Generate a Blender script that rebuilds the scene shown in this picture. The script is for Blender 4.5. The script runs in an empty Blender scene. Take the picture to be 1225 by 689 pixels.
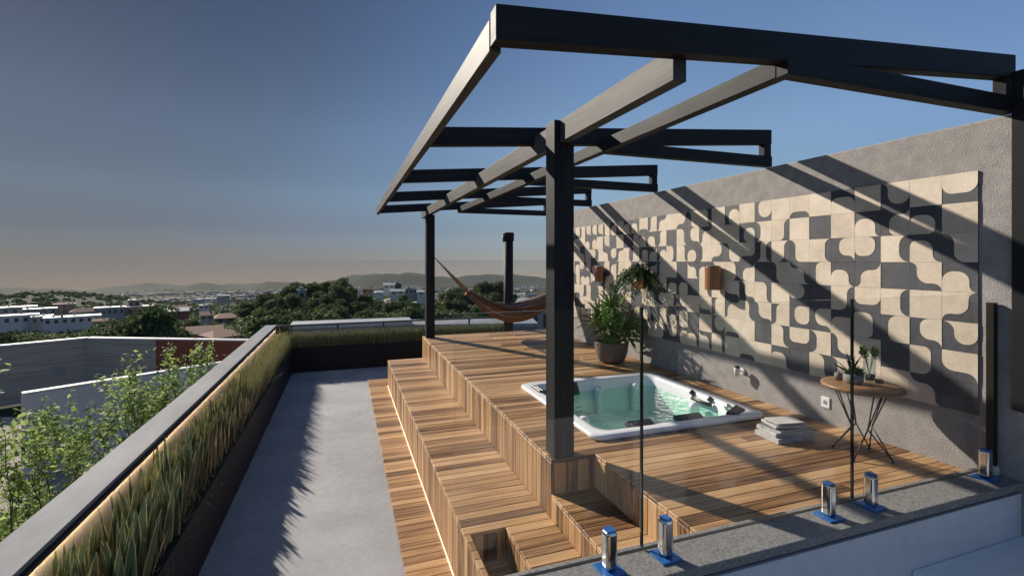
import bpy, bmesh, math, random
from mathutils import Vector, Matrix, noise
R = math.radians
random.seed(7)
C = bpy.context.scene.collection
SC = bpy.context.scene
# ------------------------------------------------------------------ camera, sky, sun, exposure
F = 572.0; CXP = 612.5; HY = 312.0; YAW = math.atan(200.5 / F)
cam_d = bpy.data.cameras.new('camera'); cam = bpy.data.objects.new('camera', cam_d); C.objects.link(cam)
cam.location = (0, 0, 1.5); cam.rotation_euler = (R(90), 0, -YAW)
cam_d.sensor_width = 36; cam_d.lens = F / 1225 * 36; cam_d.shift_y = -32.5 / 1225
cam_d.clip_start = 0.05; cam_d.clip_end = 30000
SC.camera = cam
SUN_TRAVEL = Vector((.54, -1.0, -.585)).normalized()
SUN_EL = math.asin(-SUN_TRAVEL.z); SUN_AZ = math.atan2(-SUN_TRAVEL.x, -SUN_TRAVEL.y)
wd = bpy.data.worlds.new('World'); SC.world = wd; wd.use_nodes = True
nt = wd.node_tree; nt.nodes.clear()
def wn(t): return nt.nodes.new(t)
wo = wn('ShaderNodeOutputWorld'); bg = wn('ShaderNodeBackground'); sky = wn('ShaderNodeTexSky')
sky.sky_type = 'NISHITA'; sky.sun_disc = False; sky.sun_elevation = SUN_EL; sky.sun_rotation = SUN_AZ
sky.altitude = 600; sky.air_density = 1.0; sky.dust_density = .35; sky.ozone_density = 2.2
tc = wn('ShaderNodeTexCoord'); sp = wn('ShaderNodeSeparateXYZ'); cb = wn('ShaderNodeCombineXYZ')
ad = wn('ShaderNodeMath'); ad.operation = 'ADD'; ad.inputs[1].default_value = .06
mx = wn('ShaderNodeMath'); mx.operation = 'MAXIMUM'; mx.inputs[1].default_value = .02
nt.links.new(tc.outputs['Generated'], sp.inputs[0]); nt.links.new(sp.outputs[2], ad.inputs[0]); nt.links.new(ad.outputs[0], mx.inputs[0])
nt.links.new(sp.outputs[0], cb.inputs[0]); nt.links.new(sp.outputs[1], cb.inputs[1]); nt.links.new(mx.outputs[0], cb.inputs[2])
nt.links.new(cb.outputs[0], sky.inputs[0])
# the photograph's sky is evenly dark towards the sun and dusty grey along the horizon: grade the sky by angle and by height
dp = wn('ShaderNodeVectorMath'); dp.operation = 'DOT_PRODUCT'; dp.inputs[1].default_value = tuple(-SUN_TRAVEL); nt.links.new(tc.outputs['Generated'], dp.inputs[0])
hf = wn('ShaderNodeMath'); hf.operation = 'MULTIPLY_ADD'; hf.inputs[1].default_value = .5; hf.inputs[2].default_value = .5; nt.links.new(dp.outputs['Value'], hf.inputs[0])
def wramp(src, stops):
    r = wn('ShaderNodeValToRGB'); e = r.color_ramp.elements
    while len(e) < len(stops): e.new(.5)
    r.color_ramp.interpolation = 'EASE'
    for i, (p, c) in enumerate(stops): e[i].position = p; e[i].color = (*c, 1)
    nt.links.new(src, r.inputs[0]); return r.outputs[0]
ra0 = wramp(hf.outputs[0], [(0, (.34, .36, .40)), (.2, (.42, .44, .48)), (.5, (.86, .87, .89)), (.66, (1.08, 1.06, 1.02)), (.80, (1.24, 1.23, 1.19)), (.92, (1.14, 1.15, 1.19)), (.96, (1.06, 1.09, 1.13)), (1, (.98, 1.12, 1.30))])
def wmath(op, a, b):
    q = wn('ShaderNodeMath'); q.operation = op
    for k, v in enumerate((a, b)):
        if isinstance(v, (int, float)): q.inputs[k].default_value = v
        else: nt.links.new(v, q.inputs[k])
    return q.outputs[0]
aur = wmath('POWER', wmath('DIVIDE', wmath('SUBTRACT', 1.58, wmath('MULTIPLY', dp.outputs['Value'], 1.52)), 1.16), .80)
mra = wn('ShaderNodeVectorMath'); mra.operation = 'SCALE'; nt.links.new(ra0, mra.inputs[0]); nt.links.new(aur, mra.inputs['Scale']); ra = mra.outputs[0]
rb = wramp(sp.outputs[2], [(0, (.50, .415, .41)), (.05, (.59, .53, .535)), (.14, (.83, .815, .79)), (.26, (1, 1, 1)), (.45, (.97, 1.0, 1.06))])
m1 = wn('ShaderNodeMix'); m1.data_type = 'RGBA'; m1.blend_type = 'MULTIPLY'; m1.inputs[0].default_value = 1; nt.links.new(ra, m1.inputs[6]); nt.links.new(rb, m1.inputs[7])
m2 = wn('ShaderNodeMix'); m2.data_type = 'RGBA'; m2.blend_type = 'MULTIPLY'; m2.inputs[0].default_value = 1; nt.links.new(sky.outputs[0], m2.inputs[6]); nt.links.new(m1.outputs[2], m2.inputs[7])
nt.links.new(m2.outputs[2], bg.inputs[0]); nt.links.new(bg.outputs[0], wo.inputs[0])
bg.inputs[1].default_value = .0925
sl = bpy.data.lights.new('sun', 'SUN'); sl.energy = 4.5; sl.angle = R(.8); sl.color = (1, .91, .79)
so = bpy.data.objects.new('sun', sl); C.objects.link(so); so.rotation_euler = SUN_TRAVEL.to_track_quat('-Z', 'Y').to_euler()
vs = SC.view_settings; vs.view_transform = 'Standard'; vs.look = 'None'; vs.gamma = 1; vs.use_curve_mapping = False; vs.exposure = .56
cy = SC.cycles; cy.use_denoising = True; cy.max_bounces = 8; cy.diffuse_bounces = 3; cy.glossy_bounces = 4
cy.transmission_bounces = 6; cy.transparent_max_bounces = 24; cy.volume_bounces = 0; cy.sample_clamp_indirect = 4
cy.caustics_reflective = False; cy.caustics_refractive = False

# ------------------------------------------------------------------ helpers
S = 1.5
def U(x, y, z): return Vector((x * S, y * S, z * S + 1.5))
cth, sth = math.cos(YAW), math.sin(YAW)
def at(px, D, z=None, py=None):        # point at depth D (metres) in the direction of a column of the photo
    u = (px - CXP) / F
    p = Vector((D * (sth + u * cth), D * (cth - u * sth), 0))
    p.z = z if z is not None else (1.5 - (py - HY) / F * D if py is not None else terrain(p.x, p.y))
    return p
ORG = {}
def org(o): return ORG.get(o.name, Vector((0, 0, 0))) if o else Vector((0, 0, 0))
class MB:
    def __init__(s): s.bm = bmesh.new(); s.uv = None
    def box(s, x0, x1, y0, y1, z0, z1, mi=0):
        v = [s.bm.verts.new((x, y, z)) for z in (z0, z1) for y in (y0, y1) for x in (x0, x1)]
        for f in ((0, 2, 3, 1), (4, 5, 7, 6), (0, 1, 5, 4), (2, 6, 7, 3), (0, 4, 6, 2), (1, 3, 7, 5)):
            fc = s.bm.faces.new([v[i] for i in f]); fc.material_index = mi
        return v
    def obox(s, c, size, rot=None, mi=0):
        v = s.box(-size[0] / 2, size[0] / 2, -size[1] / 2, size[1] / 2, -size[2] / 2, size[2] / 2, mi)
        m = Matrix.Translation(c) @ (rot.to_4x4() if rot else Matrix())
        for q in v: q.co = m @ q.co
        return v
    def board(s, x0, x1, y0, y1, z0, z1, ax):     # box with uv: u along its length (ax), v across it
        if s.uv is None: s.uv = s.bm.loops.layers.uv.new('UVMap')
        n0 = len(s.bm.faces)
        v = s.box(x0, x1, y0, y1, z0, z1)
        ou, ov = random.random() * 50, random.random() * 50
        s.bm.faces.ensure_lookup_table()
        for f in s.bm.faces[n0:]:
            for l in f.loops:
                c = l.vert.co
                w = (c[1] + c[2]) if ax == 0 else ((c[0] + c[2]) if ax == 1 else (c[0] + c[1]))
                l[s.uv].uv = (c[ax] + ou, w + ov)
    def tube(s, pts, r, n=8, cap=True):
        pts = [Vector(p) for p in pts]
        rs = r if isinstance(r, (list, tuple)) else [r] * len(pts)
        rings = []; up = None
        for i, p in enumerate(pts):
            d = (pts[min(i + 1, len(pts) - 1)] - pts[max(i - 1, 0)]).normalized()
            if up is None: up = Vector((0, 0, 1)) if abs(d.z) < .9 else Vector((1, 0, 0))
            a = d.cross(up).normalized(); b = a.cross(d).normalized(); up = b
            rings.append([s.bm.verts.new(p + (a * math.cos(k * 2 * math.pi / n) + b * math.sin(k * 2 * math.pi / n)) * rs[i]) for k in range(n)])
        for i in range(len(rings) - 1):
            for k in range(n):
                f = s.bm.faces.new((rings[i][k], rings[i][(k + 1) % n], rings[i + 1][(k + 1) % n], rings[i + 1][k])); f.smooth = True
        if cap:
            s.bm.faces.new(rings[0][::-1]); s.bm.faces.new(rings[-1])
    def lathe(s, prof, c=(0, 0, 0), n=32, smooth=True, caps=True):
        c = Vector(c); rings = []
        for r, z in prof:
            rings.append([s.bm.verts.new(c + Vector((r * math.cos(k * 2 * math.pi / n), r * math.sin(k * 2 * math.pi / n), z))) for k in range(n)])
        for i in range(len(rings) - 1):
            for k in range(n):
                f = s.bm.faces.new((rings[i][k], rings[i][(k + 1) % n], rings[i + 1][(k + 1) % n], rings[i + 1][k])); f.smooth = smooth
        if caps:
            s.bm.faces.new(rings[0][::-1]); s.bm.faces.new(rings[-1])
    def loft(s, loops, cap0=False, cap1=False, smooth=True):
        rings = [[s.bm.verts.new(p) for p in lp] for lp in loops]
        n = len(rings[0])
        for i in range(len(rings) - 1):
            for k in range(n):
                f = s.bm.faces.new((rings[i][k], rings[i][(k + 1) % n], rings[i + 1][(k + 1) % n], rings[i + 1][k])); f.smooth = smooth
        if cap0: s.bm.faces.new(rings[0][::-1])
        if cap1: s.bm.faces.new(rings[-1])
    def blade(s, base, tip_dir, L, w, bend, seg=4, fold=.25, sword=False):
        # a strap leaf: centre ridge and two margins; u runs 0..1 across it
        if s.uv is None: s.uv = s.bm.loops.layers.uv.new('UVMap')
        d = Vector(tip_dir).normalized(); side = d.cross(Vector((0, 0, 1)))
        if side.length < .05: side = Vector((1, 0, 0))
        side = (Matrix.Rotation(random.uniform(-.6, .6), 3, d) @ side).normalized()
        p = Vector(base); prev = None; out = Vector((d.x, d.y, 0))
        for i in range(seg + 1):
            t = i / seg
            wd_ = w * (math.sin(math.pi * (.18 + .82 * t)) ** .8 if t < 1 else 0.02)
            if sword: wd_ = w * (max(1 - t, .012) ** .62) * (.55 + .45 * min(1, t * 3.2))
            nrm = side.cross(d).normalized()
            row = [s.bm.verts.new(p - side * wd_ / 2 + nrm * wd_ * fold), s.bm.verts.new(p), s.bm.verts.new(p + side * wd_ / 2 + nrm * wd_ * fold)]
            if prev:
                for k in (0, 1):
                    f = s.bm.faces.new((prev[k], prev[k + 1], row[k + 1], row[k])); f.smooth = True
                    for l, (uu, vv) in zip(f.loops, ((k / 2, (i - 1) / seg), ((k + 1) / 2, (i - 1) / seg), ((k + 1) / 2, t), (k / 2, t))): l[s.uv].uv = (uu, vv)
            prev = row
            p = p + d * L / seg
            d = (d + Vector((0, 0, -1)) * bend / seg + out * bend * .3 / seg).normalized()
    def quad(s, c, a, b):
        c, a, b = Vector(c), Vector(a), Vector(b)
        f = s.bm.faces.new([s.bm.verts.new(q) for q in (c - a, c - b * .6 , c + a, c + b)])
        return f
    def build(s, name, m, parent=None, bevel=0, smooth=False, local=False, seg=2):
        me = bpy.data.meshes.new(name)
        if smooth:
            for f in s.bm.faces: f.smooth = True
        bmesh.ops.recalc_face_normals(s.bm, faces=s.bm.faces[:]) if not smooth == 'keep' else None
        s.bm.to_mesh(me); s.bm.free()
        o = bpy.data.objects.new(name, me); C.objects.link(o)
        for q in (m if isinstance(m, (list, tuple)) else [m]): me.materials.append(q)
        if parent:
            o.parent = parent
            if not local:
                g = org(parent); me.transform(Matrix.Translation(-g)); ORG[o.name] = g
        if bevel:
            b = o.modifiers.new('bevel', 'BEVEL'); b.width = bevel; b.segments = seg; b.limit_method = 'ANGLE'; b.angle_limit = R(40)
        return o
def tag(o, label, cat, group=None, kind=None):
    if label: o['label'] = label
    if cat: o['category'] = cat
    if group: o['group'] = group
    if kind: o['kind'] = kind
    return o
def thing(name, label, cat, loc=(0, 0, 0), group=None):
    o = bpy.data.objects.new(name, None); C.objects.link(o); o.location = loc; o.empty_display_size = .1
    ORG[o.name] = Vector(loc); return tag(o, label, cat, group)
def struct(o): o['kind'] = 'structure'; return o
KIDS = {}
def children(o):
    return [c for c in C.objects if c.parent == o]
def dup(root, loc, rotz=0, scale=1, label=None, group=None, kids=None):
    r = root.copy(); C.objects.link(r); r.location = loc; r.rotation_euler = (0, 0, rotz)
    r.scale = (scale,) * 3 if not isinstance(scale, tuple) else scale
    if label: r['label'] = label
    if group: r['group'] = group
    for ch, sub in kids:
        c = ch.copy(); C.objects.link(c); c.parent = r
        for g in sub:
            d = g.copy(); C.objects.link(d); d.parent = c
    return r
def kidsof(root): return [(c, children(c)) for c in children(root)]
# ------------------------------------------------------------------ materials
class NT:
    def __init__(s, name):
        s.m = bpy.data.materials.new(name); s.m.use_nodes = True; s.t = s.m.node_tree
        s.p = s.t.nodes['Principled BSDF']; s.o = s.t.nodes['Material Output']
    def n(s, t, **kw):
        q = s.t.nodes.new(t)
        for k, v in kw.items(): setattr(q, k, v)
        return q
    def l(s, a, b): s.t.links.new(a, b)
    def noise(s, vec, scale, detail=4, rough=.55, dist=0):
        q = s.n('ShaderNodeTexNoise'); q.inputs['Scale'].default_value = scale; q.inputs['Detail'].default_value = detail
        q.inputs['Roughness'].default_value = rough; q.inputs['Distortion'].default_value = dist
        if vec: s.l(vec, q.inputs['Vector'])
        return q.outputs['Fac']
    def coord(s, kind='Object', sc=(1, 1, 1)):
        q = s.n('ShaderNodeTexCoord'); m = s.n('ShaderNodeMapping'); m.inputs['Scale'].default_value = sc
        s.l(q.outputs[kind], m.inputs['Vector']); return m.outputs['Vector']
    def ramp(s, fac, stops):
        q = s.n('ShaderNodeValToRGB'); e = q.color_ramp.elements
        while len(e) < len(stops): e.new(.5)
        for i, (p, c) in enumerate(stops): e[i].position = p; e[i].color = (*c, 1) if len(c) == 3 else c
        s.l(fac, q.inputs['Fac']); return q.outputs['Color']
    def mix(s, fac, a, b, mode='MIX'):
        q = s.n('ShaderNodeMix', data_type='RGBA', blend_type=mode)
        for inp, v in ((q.inputs['Factor'], fac), (q.inputs[6], a), (q.inputs[7], b)):
            if isinstance(v, (int, float)): inp.default_value = v
            elif isinstance(v, tuple): inp.default_value = (*v, 1) if len(v) == 3 else v
            else: s.l(v, inp)
        return q.outputs[2]
    def math(s, op, a, b=0):
        q = s.n('ShaderNodeMath', operation=op)
        for inp, v in ((q.inputs[0], a), (q.inputs[1], b)):
            if isinstance(v, (int, float)): inp.default_value = v
            else: s.l(v, inp)
        return q.outputs[0]
    def bump(s, h, strength=.3, dist=.01):
        q = s.n('ShaderNodeBump'); q.inputs['Strength'].default_value = strength; q.inputs['Distance'].default_value = dist
        s.l(h, q.inputs['Height']); s.l(q.outputs[0], s.p.inputs['Normal'])
    def col(s, c):
        if isinstance(c, tuple): s.p.inputs['Base Color'].default_value = (*c, 1)
        else: s.l(c, s.p.inputs['Base Color'])
    def set(s, **kw):
        for k, v in kw.items():
            i = s.p.inputs[k.replace('_', ' ')]
            if hasattr(v, 'is_output'): s.l(v, i)
            else: i.default_value = v
        return s.m
def noisy(name, c1, c2, scale=4, rough=.7, bump=0, bscale=60, bdist=.005, metallic=0, sc=(1, 1, 1), lo=.35, hi=.65, coat=0, spec=.5, isl=0):
    t = NT(name); v = t.coord('Object', sc)
    a = t.noise(v, scale, 5, .6); b = t.noise(v, scale * 9, 4, .6)
    f = t.math('ADD', t.math('MULTIPLY', a, .65), t.math('MULTIPLY', b, .35))
    if isl: f = t.math('ADD', f, t.math('MULTIPLY', t.math('SUBTRACT', t.n('ShaderNodeNewGeometry').outputs['Random Per Island'], .5), isl))
    t.col(t.ramp(f, [(lo, c1), (hi, c2)]))
    if bump: t.bump(t.noise(t.coord('Object'), bscale, 4, .6), bump, bdist)
    rr = t.n('ShaderNodeMapRange'); rr.inputs[3].default_value = rough - .08; rr.inputs[4].default_value = rough + .08
    t.l(b, rr.inputs[0])
    return t.set(Roughness=rr.outputs[0], Metallic=metallic, Coat_Weight=coat, Specular_IOR_Level=spec)
def wood_boards(name, cols, rough=.5, spec=.35):
    t = NT(name); g = t.n('ShaderNodeNewGeometry'); rnd = g.outputs['Random Per Island']
    uv = t.n('ShaderNodeTexCoord').outputs['UV']
    m = t.n('ShaderNodeMapping'); m.inputs['Scale'].default_value = (1.1, 26, 1); t.l(uv, m.inputs['Vector'])
    n1 = t.noise(m.outputs[0], 1.0, 6, .65, 1.2)
    m2 = t.n('ShaderNodeMapping'); m2.inputs['Scale'].default_value = (2.5, 130, 1); t.l(uv, m2.inputs['Vector'])
    n2 = t.noise(m2.outputs[0], 1.0, 4, .6, .3)
    m3 = t.n('ShaderNodeMapping'); m3.inputs['Scale'].default_value = (.9, 5, 1); t.l(uv, m3.inputs['Vector'])
    n3 = t.noise(m3.outputs[0], 1.0, 3, .5, .6)
    f = t.math('ADD', t.math('MULTIPLY', n1, .62), t.math('ADD', t.math('MULTIPLY', n2, .22), t.math('MULTIPLY', n3, .25)))
    f = t.math('ADD', f, t.math('MULTIPLY', t.math('SUBTRACT', rnd, .5), .29))
    c = t.ramp(f, [(.34, cols[0]), (.45, cols[1]), (.57, cols[2]), (.74, cols[3])])
    t.col(c); t.bump(n2, .25, .002)
    return t.set(Roughness=rough, Specular_IOR_Level=spec)
def glassy(name, tint, rough=.0, ior=1.45, bump=None):
    t = NT(name); tr = t.n('ShaderNodeBsdfTransparent'); gl = t.n('ShaderNodeBsdfGlossy'); lw = t.n('ShaderNodeLayerWeight'); fr = t.n('ShaderNodeMapRange'); mxs = t.n('ShaderNodeMixShader')
    tr.inputs[0].default_value = (*tint, 1); gl.inputs['Roughness'].default_value = rough; lw.inputs[0].default_value = .5; r0 = ((ior - 1) / (ior + 1)) ** 2
    fr.inputs[3].default_value = r0; fr.inputs[4].default_value = 1; t.l(t.math('POWER', lw.outputs['Facing'], 5), fr.inputs[0])
    t.l(fr.outputs[0], mxs.inputs[0]); t.l(tr.outputs[0], mxs.inputs[1]); t.l(gl.outputs[0], mxs.inputs[2]); t.l(mxs.outputs[0], t.o.inputs[0])
    if bump:
        b = t.n('ShaderNodeBump'); b.inputs['Strength'].default_value = bump[1]; b.inputs['Distance'].default_value = bump[2]
        t.l(t.noise(t.coord('Object'), bump[0], 3, .5, 1.5), b.inputs['Height']); t.l(b.outputs[0], gl.inputs['Normal']); t.l(b.outputs[0], lw.inputs['Normal'])
    return t.m
def emit(name, c, s):
    t = NT(name); t.col((.8, .7, .5)); return t.set(Emission_Color=(*c, 1), Emission_Strength=s)
def foliage(name, cs, rough=.55, trans=.25):
    t = NT(name); g = t.n('ShaderNodeNewGeometry'); oi = t.n('ShaderNodeObjectInfo')
    a = t.noise(t.coord('Object'), .35, 3, .6)
    f = t.math('ADD', t.math('MULTIPLY', g.outputs['Random Per Island'], .5), t.math('ADD', t.math('MULTIPLY', a, .5), t.math('MULTIPLY', t.math('SUBTRACT', oi.outputs['Random'], .5), .35)))
    c = t.ramp(f, [(.15, cs[0]), (.5, cs[1]), (.85, cs[2])]); t.col(c); t.set(Roughness=rough, Specular_IOR_Level=.25)
    if trans:
        tl = t.n('ShaderNodeBsdfTranslucent'); ms = t.n('ShaderNodeMixShader'); ms.inputs[0].default_value = trans
        t.l(c, tl.inputs[0]); t.l(t.p.outputs[0], ms.inputs[1]); t.l(tl.outputs[0], ms.inputs[2]); t.l(ms.outputs[0], t.o.inputs[0])
    return t.m
def leafmat(name, centre, margin, lo=.5, trans=.15, rough=.45):
    # strap leaf with a margin of another colour (u across the leaf), cross bands and a tint per leaf
    t = NT(name); uv = t.n('ShaderNodeTexCoord').outputs['UV']; sx = t.n('ShaderNodeSeparateXYZ'); t.l(uv, sx.inputs[0])
    e = t.math('ABSOLUTE', t.math('SUBTRACT', sx.outputs[0], .5), 0)
    g = t.n('ShaderNodeNewGeometry')
    base = t.mix(g.outputs['Random Per Island'], centre[0], centre[1])
    w = t.math('MULTIPLY', t.noise(t.coord('UV', (3, 14, 1)), 1.5, 3), .25)
    base = t.mix(w, base, margin)
    k = t.n('ShaderNodeMapRange'); k.inputs[1].default_value = lo - .08; k.inputs[2].default_value = lo; t.l(e, k.inputs[0])
    c = t.mix(k.outputs[0], base, margin); t.col(c); t.set(Roughness=rough, Specular_IOR_Level=.35)
    tl = t.n('ShaderNodeBsdfTranslucent'); ms = t.n('ShaderNodeMixShader'); ms.inputs[0].default_value = trans
    t.l(c, tl.inputs[0]); t.l(t.p.outputs[0], ms.inputs[1]); t.l(tl.outputs[0], ms.inputs[2]); t.l(ms.outputs[0], t.o.inputs[0])
    return t.m
M = {}
M['deck'] = wood_boards('deck_wood', [(.050, .022, .009), (.205, .102, .040), (.41, .235, .103), (.60, .385, .20)])
M['table_wood'] = wood_boards('table_wood', [(.10, .05, .022), (.21, .11, .05), (.30, .165, .08), (.40, .23, .12)], .4)
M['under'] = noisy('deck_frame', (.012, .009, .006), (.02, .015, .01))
def timber(name, c0, c1, c2):
    t = NT(name); a = t.noise(t.coord('UV', (1.6, 42, 1)), 1, 5, .6, .8); b = t.noise(t.coord('UV', (.7, 3, 1)), 1.3, 3, .6)
    f = t.math('ADD', t.math('MULTIPLY', a, .6), t.math('MULTIPLY', b, .4))
    t.col(t.ramp(f, [(.32, c0), (.55, c1), (.72, c2)])); t.bump(a, .35, .002)
    rr = t.n('ShaderNodeMapRange'); rr.inputs[3].default_value = .48; rr.inputs[4].default_value = .68; t.l(b, rr.inputs[0])
    return t.set(Roughness=rr.outputs[0], Specular_IOR_Level=.14)
M['beam'] = timber('black_stained_timber', (.008, .009, .011), (.022, .0228, .0245), (.050, .049, .047))
M['beam_sunlit'] = timber('sunlit_dark_timber', (.030, .028, .027), (.088, .083, .078), (.16, .15, .14))  # black timber made paler: sunlight on edge and middle beams put into colour
M['concrete_floor'] = noisy('terrace_concrete', (.24, .24, .246), (.36, .36, .366), 1.6, .75, .10, 40, .003)
M['render'] = noisy('rough_render', (.25, .234, .222), (.37, .347, .33), 9, .9, .6, 85, .009)
M['plaster'] = noisy('painted_plaster', (.55, .58, .61), (.68, .71, .74), 2, .7, .2, 30, .003)
M['granite'] = noisy('granite', (.10, .10, .10), (.34, .33, .31), 75, .6, .3, 160, .002)
M['tile_dark'] = noisy('tile_dark', (.046, .049, .058), (.090, .093, .103), 6, .55, isl=.12)
M['tile_cream'] = noisy('tile_cream', (.57, .475, .365), (.75, .645, .52), 5, .5, .12, 60, .002, isl=.13)
M['steel'] = noisy('polished_steel', (.62, .60, .57), (.75, .73, .70), 5, .13, metallic=1)
M['blue'] = noisy('blue_film', (.025, .125, .38), (.05, .22, .56), 14, .3, metallic=.25)
M['black_metal'] = noisy('black_metal', (.012, .012, .013), (.03, .03, .032), 8, .4)
M['matt_black'] = noisy('matt_black', (.010, .010, .011), (.022, .022, .024), 8, .65, spec=.25)
M['white_paint'] = noisy('white_paint', (.72, .74, .77), (.82, .84, .86), 1.5, .55)
M['bronze'] = noisy('bronze_post', (.014, .011, .009), (.028, .022, .018), 6, .45, metallic=.4)
M['cap'] = noisy('stone_cap', (.13, .138, .15), (.24, .25, .265), 4, .7, .15, 50, .002, sc=(1, .25, 1), spec=.12)
M['slat'] = noisy('dark_slat', (.010, .011, .0135), (.022, .022, .025), 5, .6, .3, 80, .002, sc=(4, 4, .4), spec=.2)
M['warm_plaster'] = noisy('warm_plaster', (.52, .44, .35), (.66, .58, .48), 3, .8, .2, 40, .003)
M['led'] = emit('warm_led', (1, .72, .45), 1.5)
M['led2'] = emit('warm_led_planter', (1, .76, .50), 30)
M['soil'] = noisy('soil', (.03, .02, .013), (.11, .075, .045), 14, .95, .8, 60, .02)
M['acrylic'] = noisy('white_acrylic', (.76, .77, .78), (.82, .83, .84), 2, .18)
M['rubber'] = noisy('black_rubber', (.012, .013, .015), (.03, .031, .034), 12, .38)
M['water'] = glassy('pool_water', (.58, .89, .76), .0, 1.33, (6, .6, .06))
M['glass'] = glassy('clear_glass', (.985, .99, .987))
M['vase'] = glassy('vase_glass', (.90, .94, .95), .02, 1.5)
M['glass_edge'] = noisy('glass_edge', (.006, .009, .009), (.014, .018, .018), 5, .15)
M['copper'] = noisy('copper', (.45, .20, .09), (.62, .30, .14), 8, .32, metallic=.9, sc=(1, 1, .2))
M['lamp_wood'] = noisy('lamp_wood', (.22, .09, .035), (.42, .19, .08), 10, .4, sc=(3, 3, .25), coat=.2)
M['terracotta'] = noisy('brown_clay', (.12, .09, .075), (.21, .165, .14), 6, .6, .2, 40, .003)
M['grey_clay'] = noisy('grey_clay', (.17, .165, .16), (.27, .26, .25), 10, .8, .3, 60, .002)
M['white_plastic'] = noisy('white_plastic', (.74, .74, .73), (.80, .80, .79), 5, .4)
M['paper'] = noisy('newsprint', (.36, .355, .345), (.60, .59, .57), 22, .85)
M['paper_dark'] = noisy('dark_cover', (.09, .10, .11), (.17, .18, .19), 12, .5)
M['twine'] = noisy('twine', (.40, .32, .22), (.52, .44, .32), 40, .9)
M['snake'] = leafmat('snake_leaf', ((.013, .045, .030), (.032, .085, .048)), (.34, .32, .15), .435)
M['drygrass'] = leafmat('dry_grass', ((.13, .105, .055), (.30, .25, .14)), (.38, .33, .19), .48, .2, .6)
M['greengrass'] = leafmat('green_grass', ((.09, .11, .045), (.22, .235, .11)), (.33, .32, .17), .48, .25, .6)
M['palm'] = leafmat('palm_leaf', ((.065, .145, .032), (.17, .29, .065)), (.24, .34, .11), .49, .2, .4)
M['trail'] = foliage('trailing_leaf', [(.02, .05, .02), (.05, .10, .035), (.11, .18, .06)], .5)
M['succ'] = leafmat('succulent_leaf', ((.035, .10, .05), (.07, .17, .07)), (.10, .2, .08), .49, .1, .4)
M['bright'] = foliage('young_leaf', [(.10, .19, .03), (.18, .30, .05), (.27, .40, .08)], .5, .35)
M['oak'] = foliage('wood_leaf', [(.040, .066, .024), (.075, .11, .038), (.12, .155, .055)], .7, .4)
M['oak2'] = foliage('olive_leaf', [(.06, .08, .03), (.10, .12, .045), (.14, .16, .065)], .7, .4)
M['near'] = foliage('fresh_leaf', [(.17, .25, .07), (.28, .38, .10), (.40, .49, .17)], .6, .58)
M['bark'] = noisy('bark', (.035, .026, .02), (.10, .08, .06), 14, .9, .6, 40, .01, sc=(1, 1, .3))
M['hwall'] = noisy('house_white', (.42, .41, .39), (.60, .58, .55), .4, .8)
M['hcream'] = noisy('house_cream', (.36, .31, .25), (.48, .42, .34), .4, .8)
M['hpink'] = noisy('house_clay', (.26, .16, .115), (.36, .23, .17), .4, .8)
M['hgrey'] = noisy('house_grey', (.20, .20, .20), (.30, .30, .30), .4, .8)
M['rtile'] = noisy('roof_tile', (.20, .095, .06), (.36, .19, .13), 1.2, .85, sc=(1, 4, 1))
M['rgrey'] = noisy('roof_sheet', (.20, .205, .215), (.32, .325, .34), .5, .45)
M['rwhite'] = noisy('roof_white', (.38, .38, .37), (.52, .52, .51), .5, .6)
M['roofpale'] = noisy('pale_sheet_roof', (.30, .31, .32), (.40, .41, .42), 1, .5, sc=(1, .2, 1))
M['pane'] = noisy('window_pane', (.02, .025, .03), (.05, .06, .07), 1, .15)
M['brick'] = noisy('red_brick', (.13, .035, .018), (.22, .062, .034), 3, .85, .4, 30, .01)
M['pale_conc'] = noisy('pale_concrete', (.44, .42, .385), (.58, .555, .51), .8, .8, .3, 12, .01)
def board_conc():
    t = NT('board_formed_concrete'); v = t.coord('Object', (.35, .35, 9)); a = t.noise(v, 1, 4, .6); b = t.noise(t.coord('Object', (.25, .25, 3.4)), 1, 1, .5)
    w = t.n('ShaderNodeTexWave', bands_direction='Z', wave_profile='SAW'); w.inputs['Scale'].default_value = 1.5; w.inputs['Distortion'].default_value = 2.2; w.inputs['Detail Scale'].default_value = .6; t.l(t.coord('Object'), w.inputs[0])
    f = t.math('ADD', t.math('MULTIPLY', a, .55), t.math('ADD', t.math('MULTIPLY', b, .3), t.math('MULTIPLY', w.outputs['Fac'], .15)))
    t.col(t.ramp(f, [(.25, (.17, .148, .12)), (.5, (.31, .275, .23)), (.8, (.45, .405, .34))])); t.bump(f, .6, .05)
    return t.set(Roughness=.85)
M['board'] = board_conc()
def ground_mat():
    t = NT('ground'); v = t.coord('Object')
    a = t.noise(v, .004, 6, .65); b = t.noise(v, .03, 5, .65); c = t.noise(v, .25, 4, .6)
    f = t.math('ADD', t.math('MULTIPLY', a, .4), t.math('ADD', t.math('MULTIPLY', b, .4), t.math('MULTIPLY', c, .2)))
    t.col(t.ramp(f, [(.36, (.022, .034, .015)), (.48, (.040, .055, .024)), (.57, (.055, .065, .032)), (.70, (.12, .105, .07))]))
    t.bump(c, .8, 1.0); return t.set(Roughness=.95, Specular_IOR_Level=.1)
M['ground'] = ground_mat()
M['hill'] = noisy('far_hill', (.030, .045, .022), (.085, .095, .05), .01, .95, lo=.38, hi=.62)
M['path'] = noisy('paving', (.24, .19, .155), (.36, .30, .25), 1.2, .9, .4, 20, .01)

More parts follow.
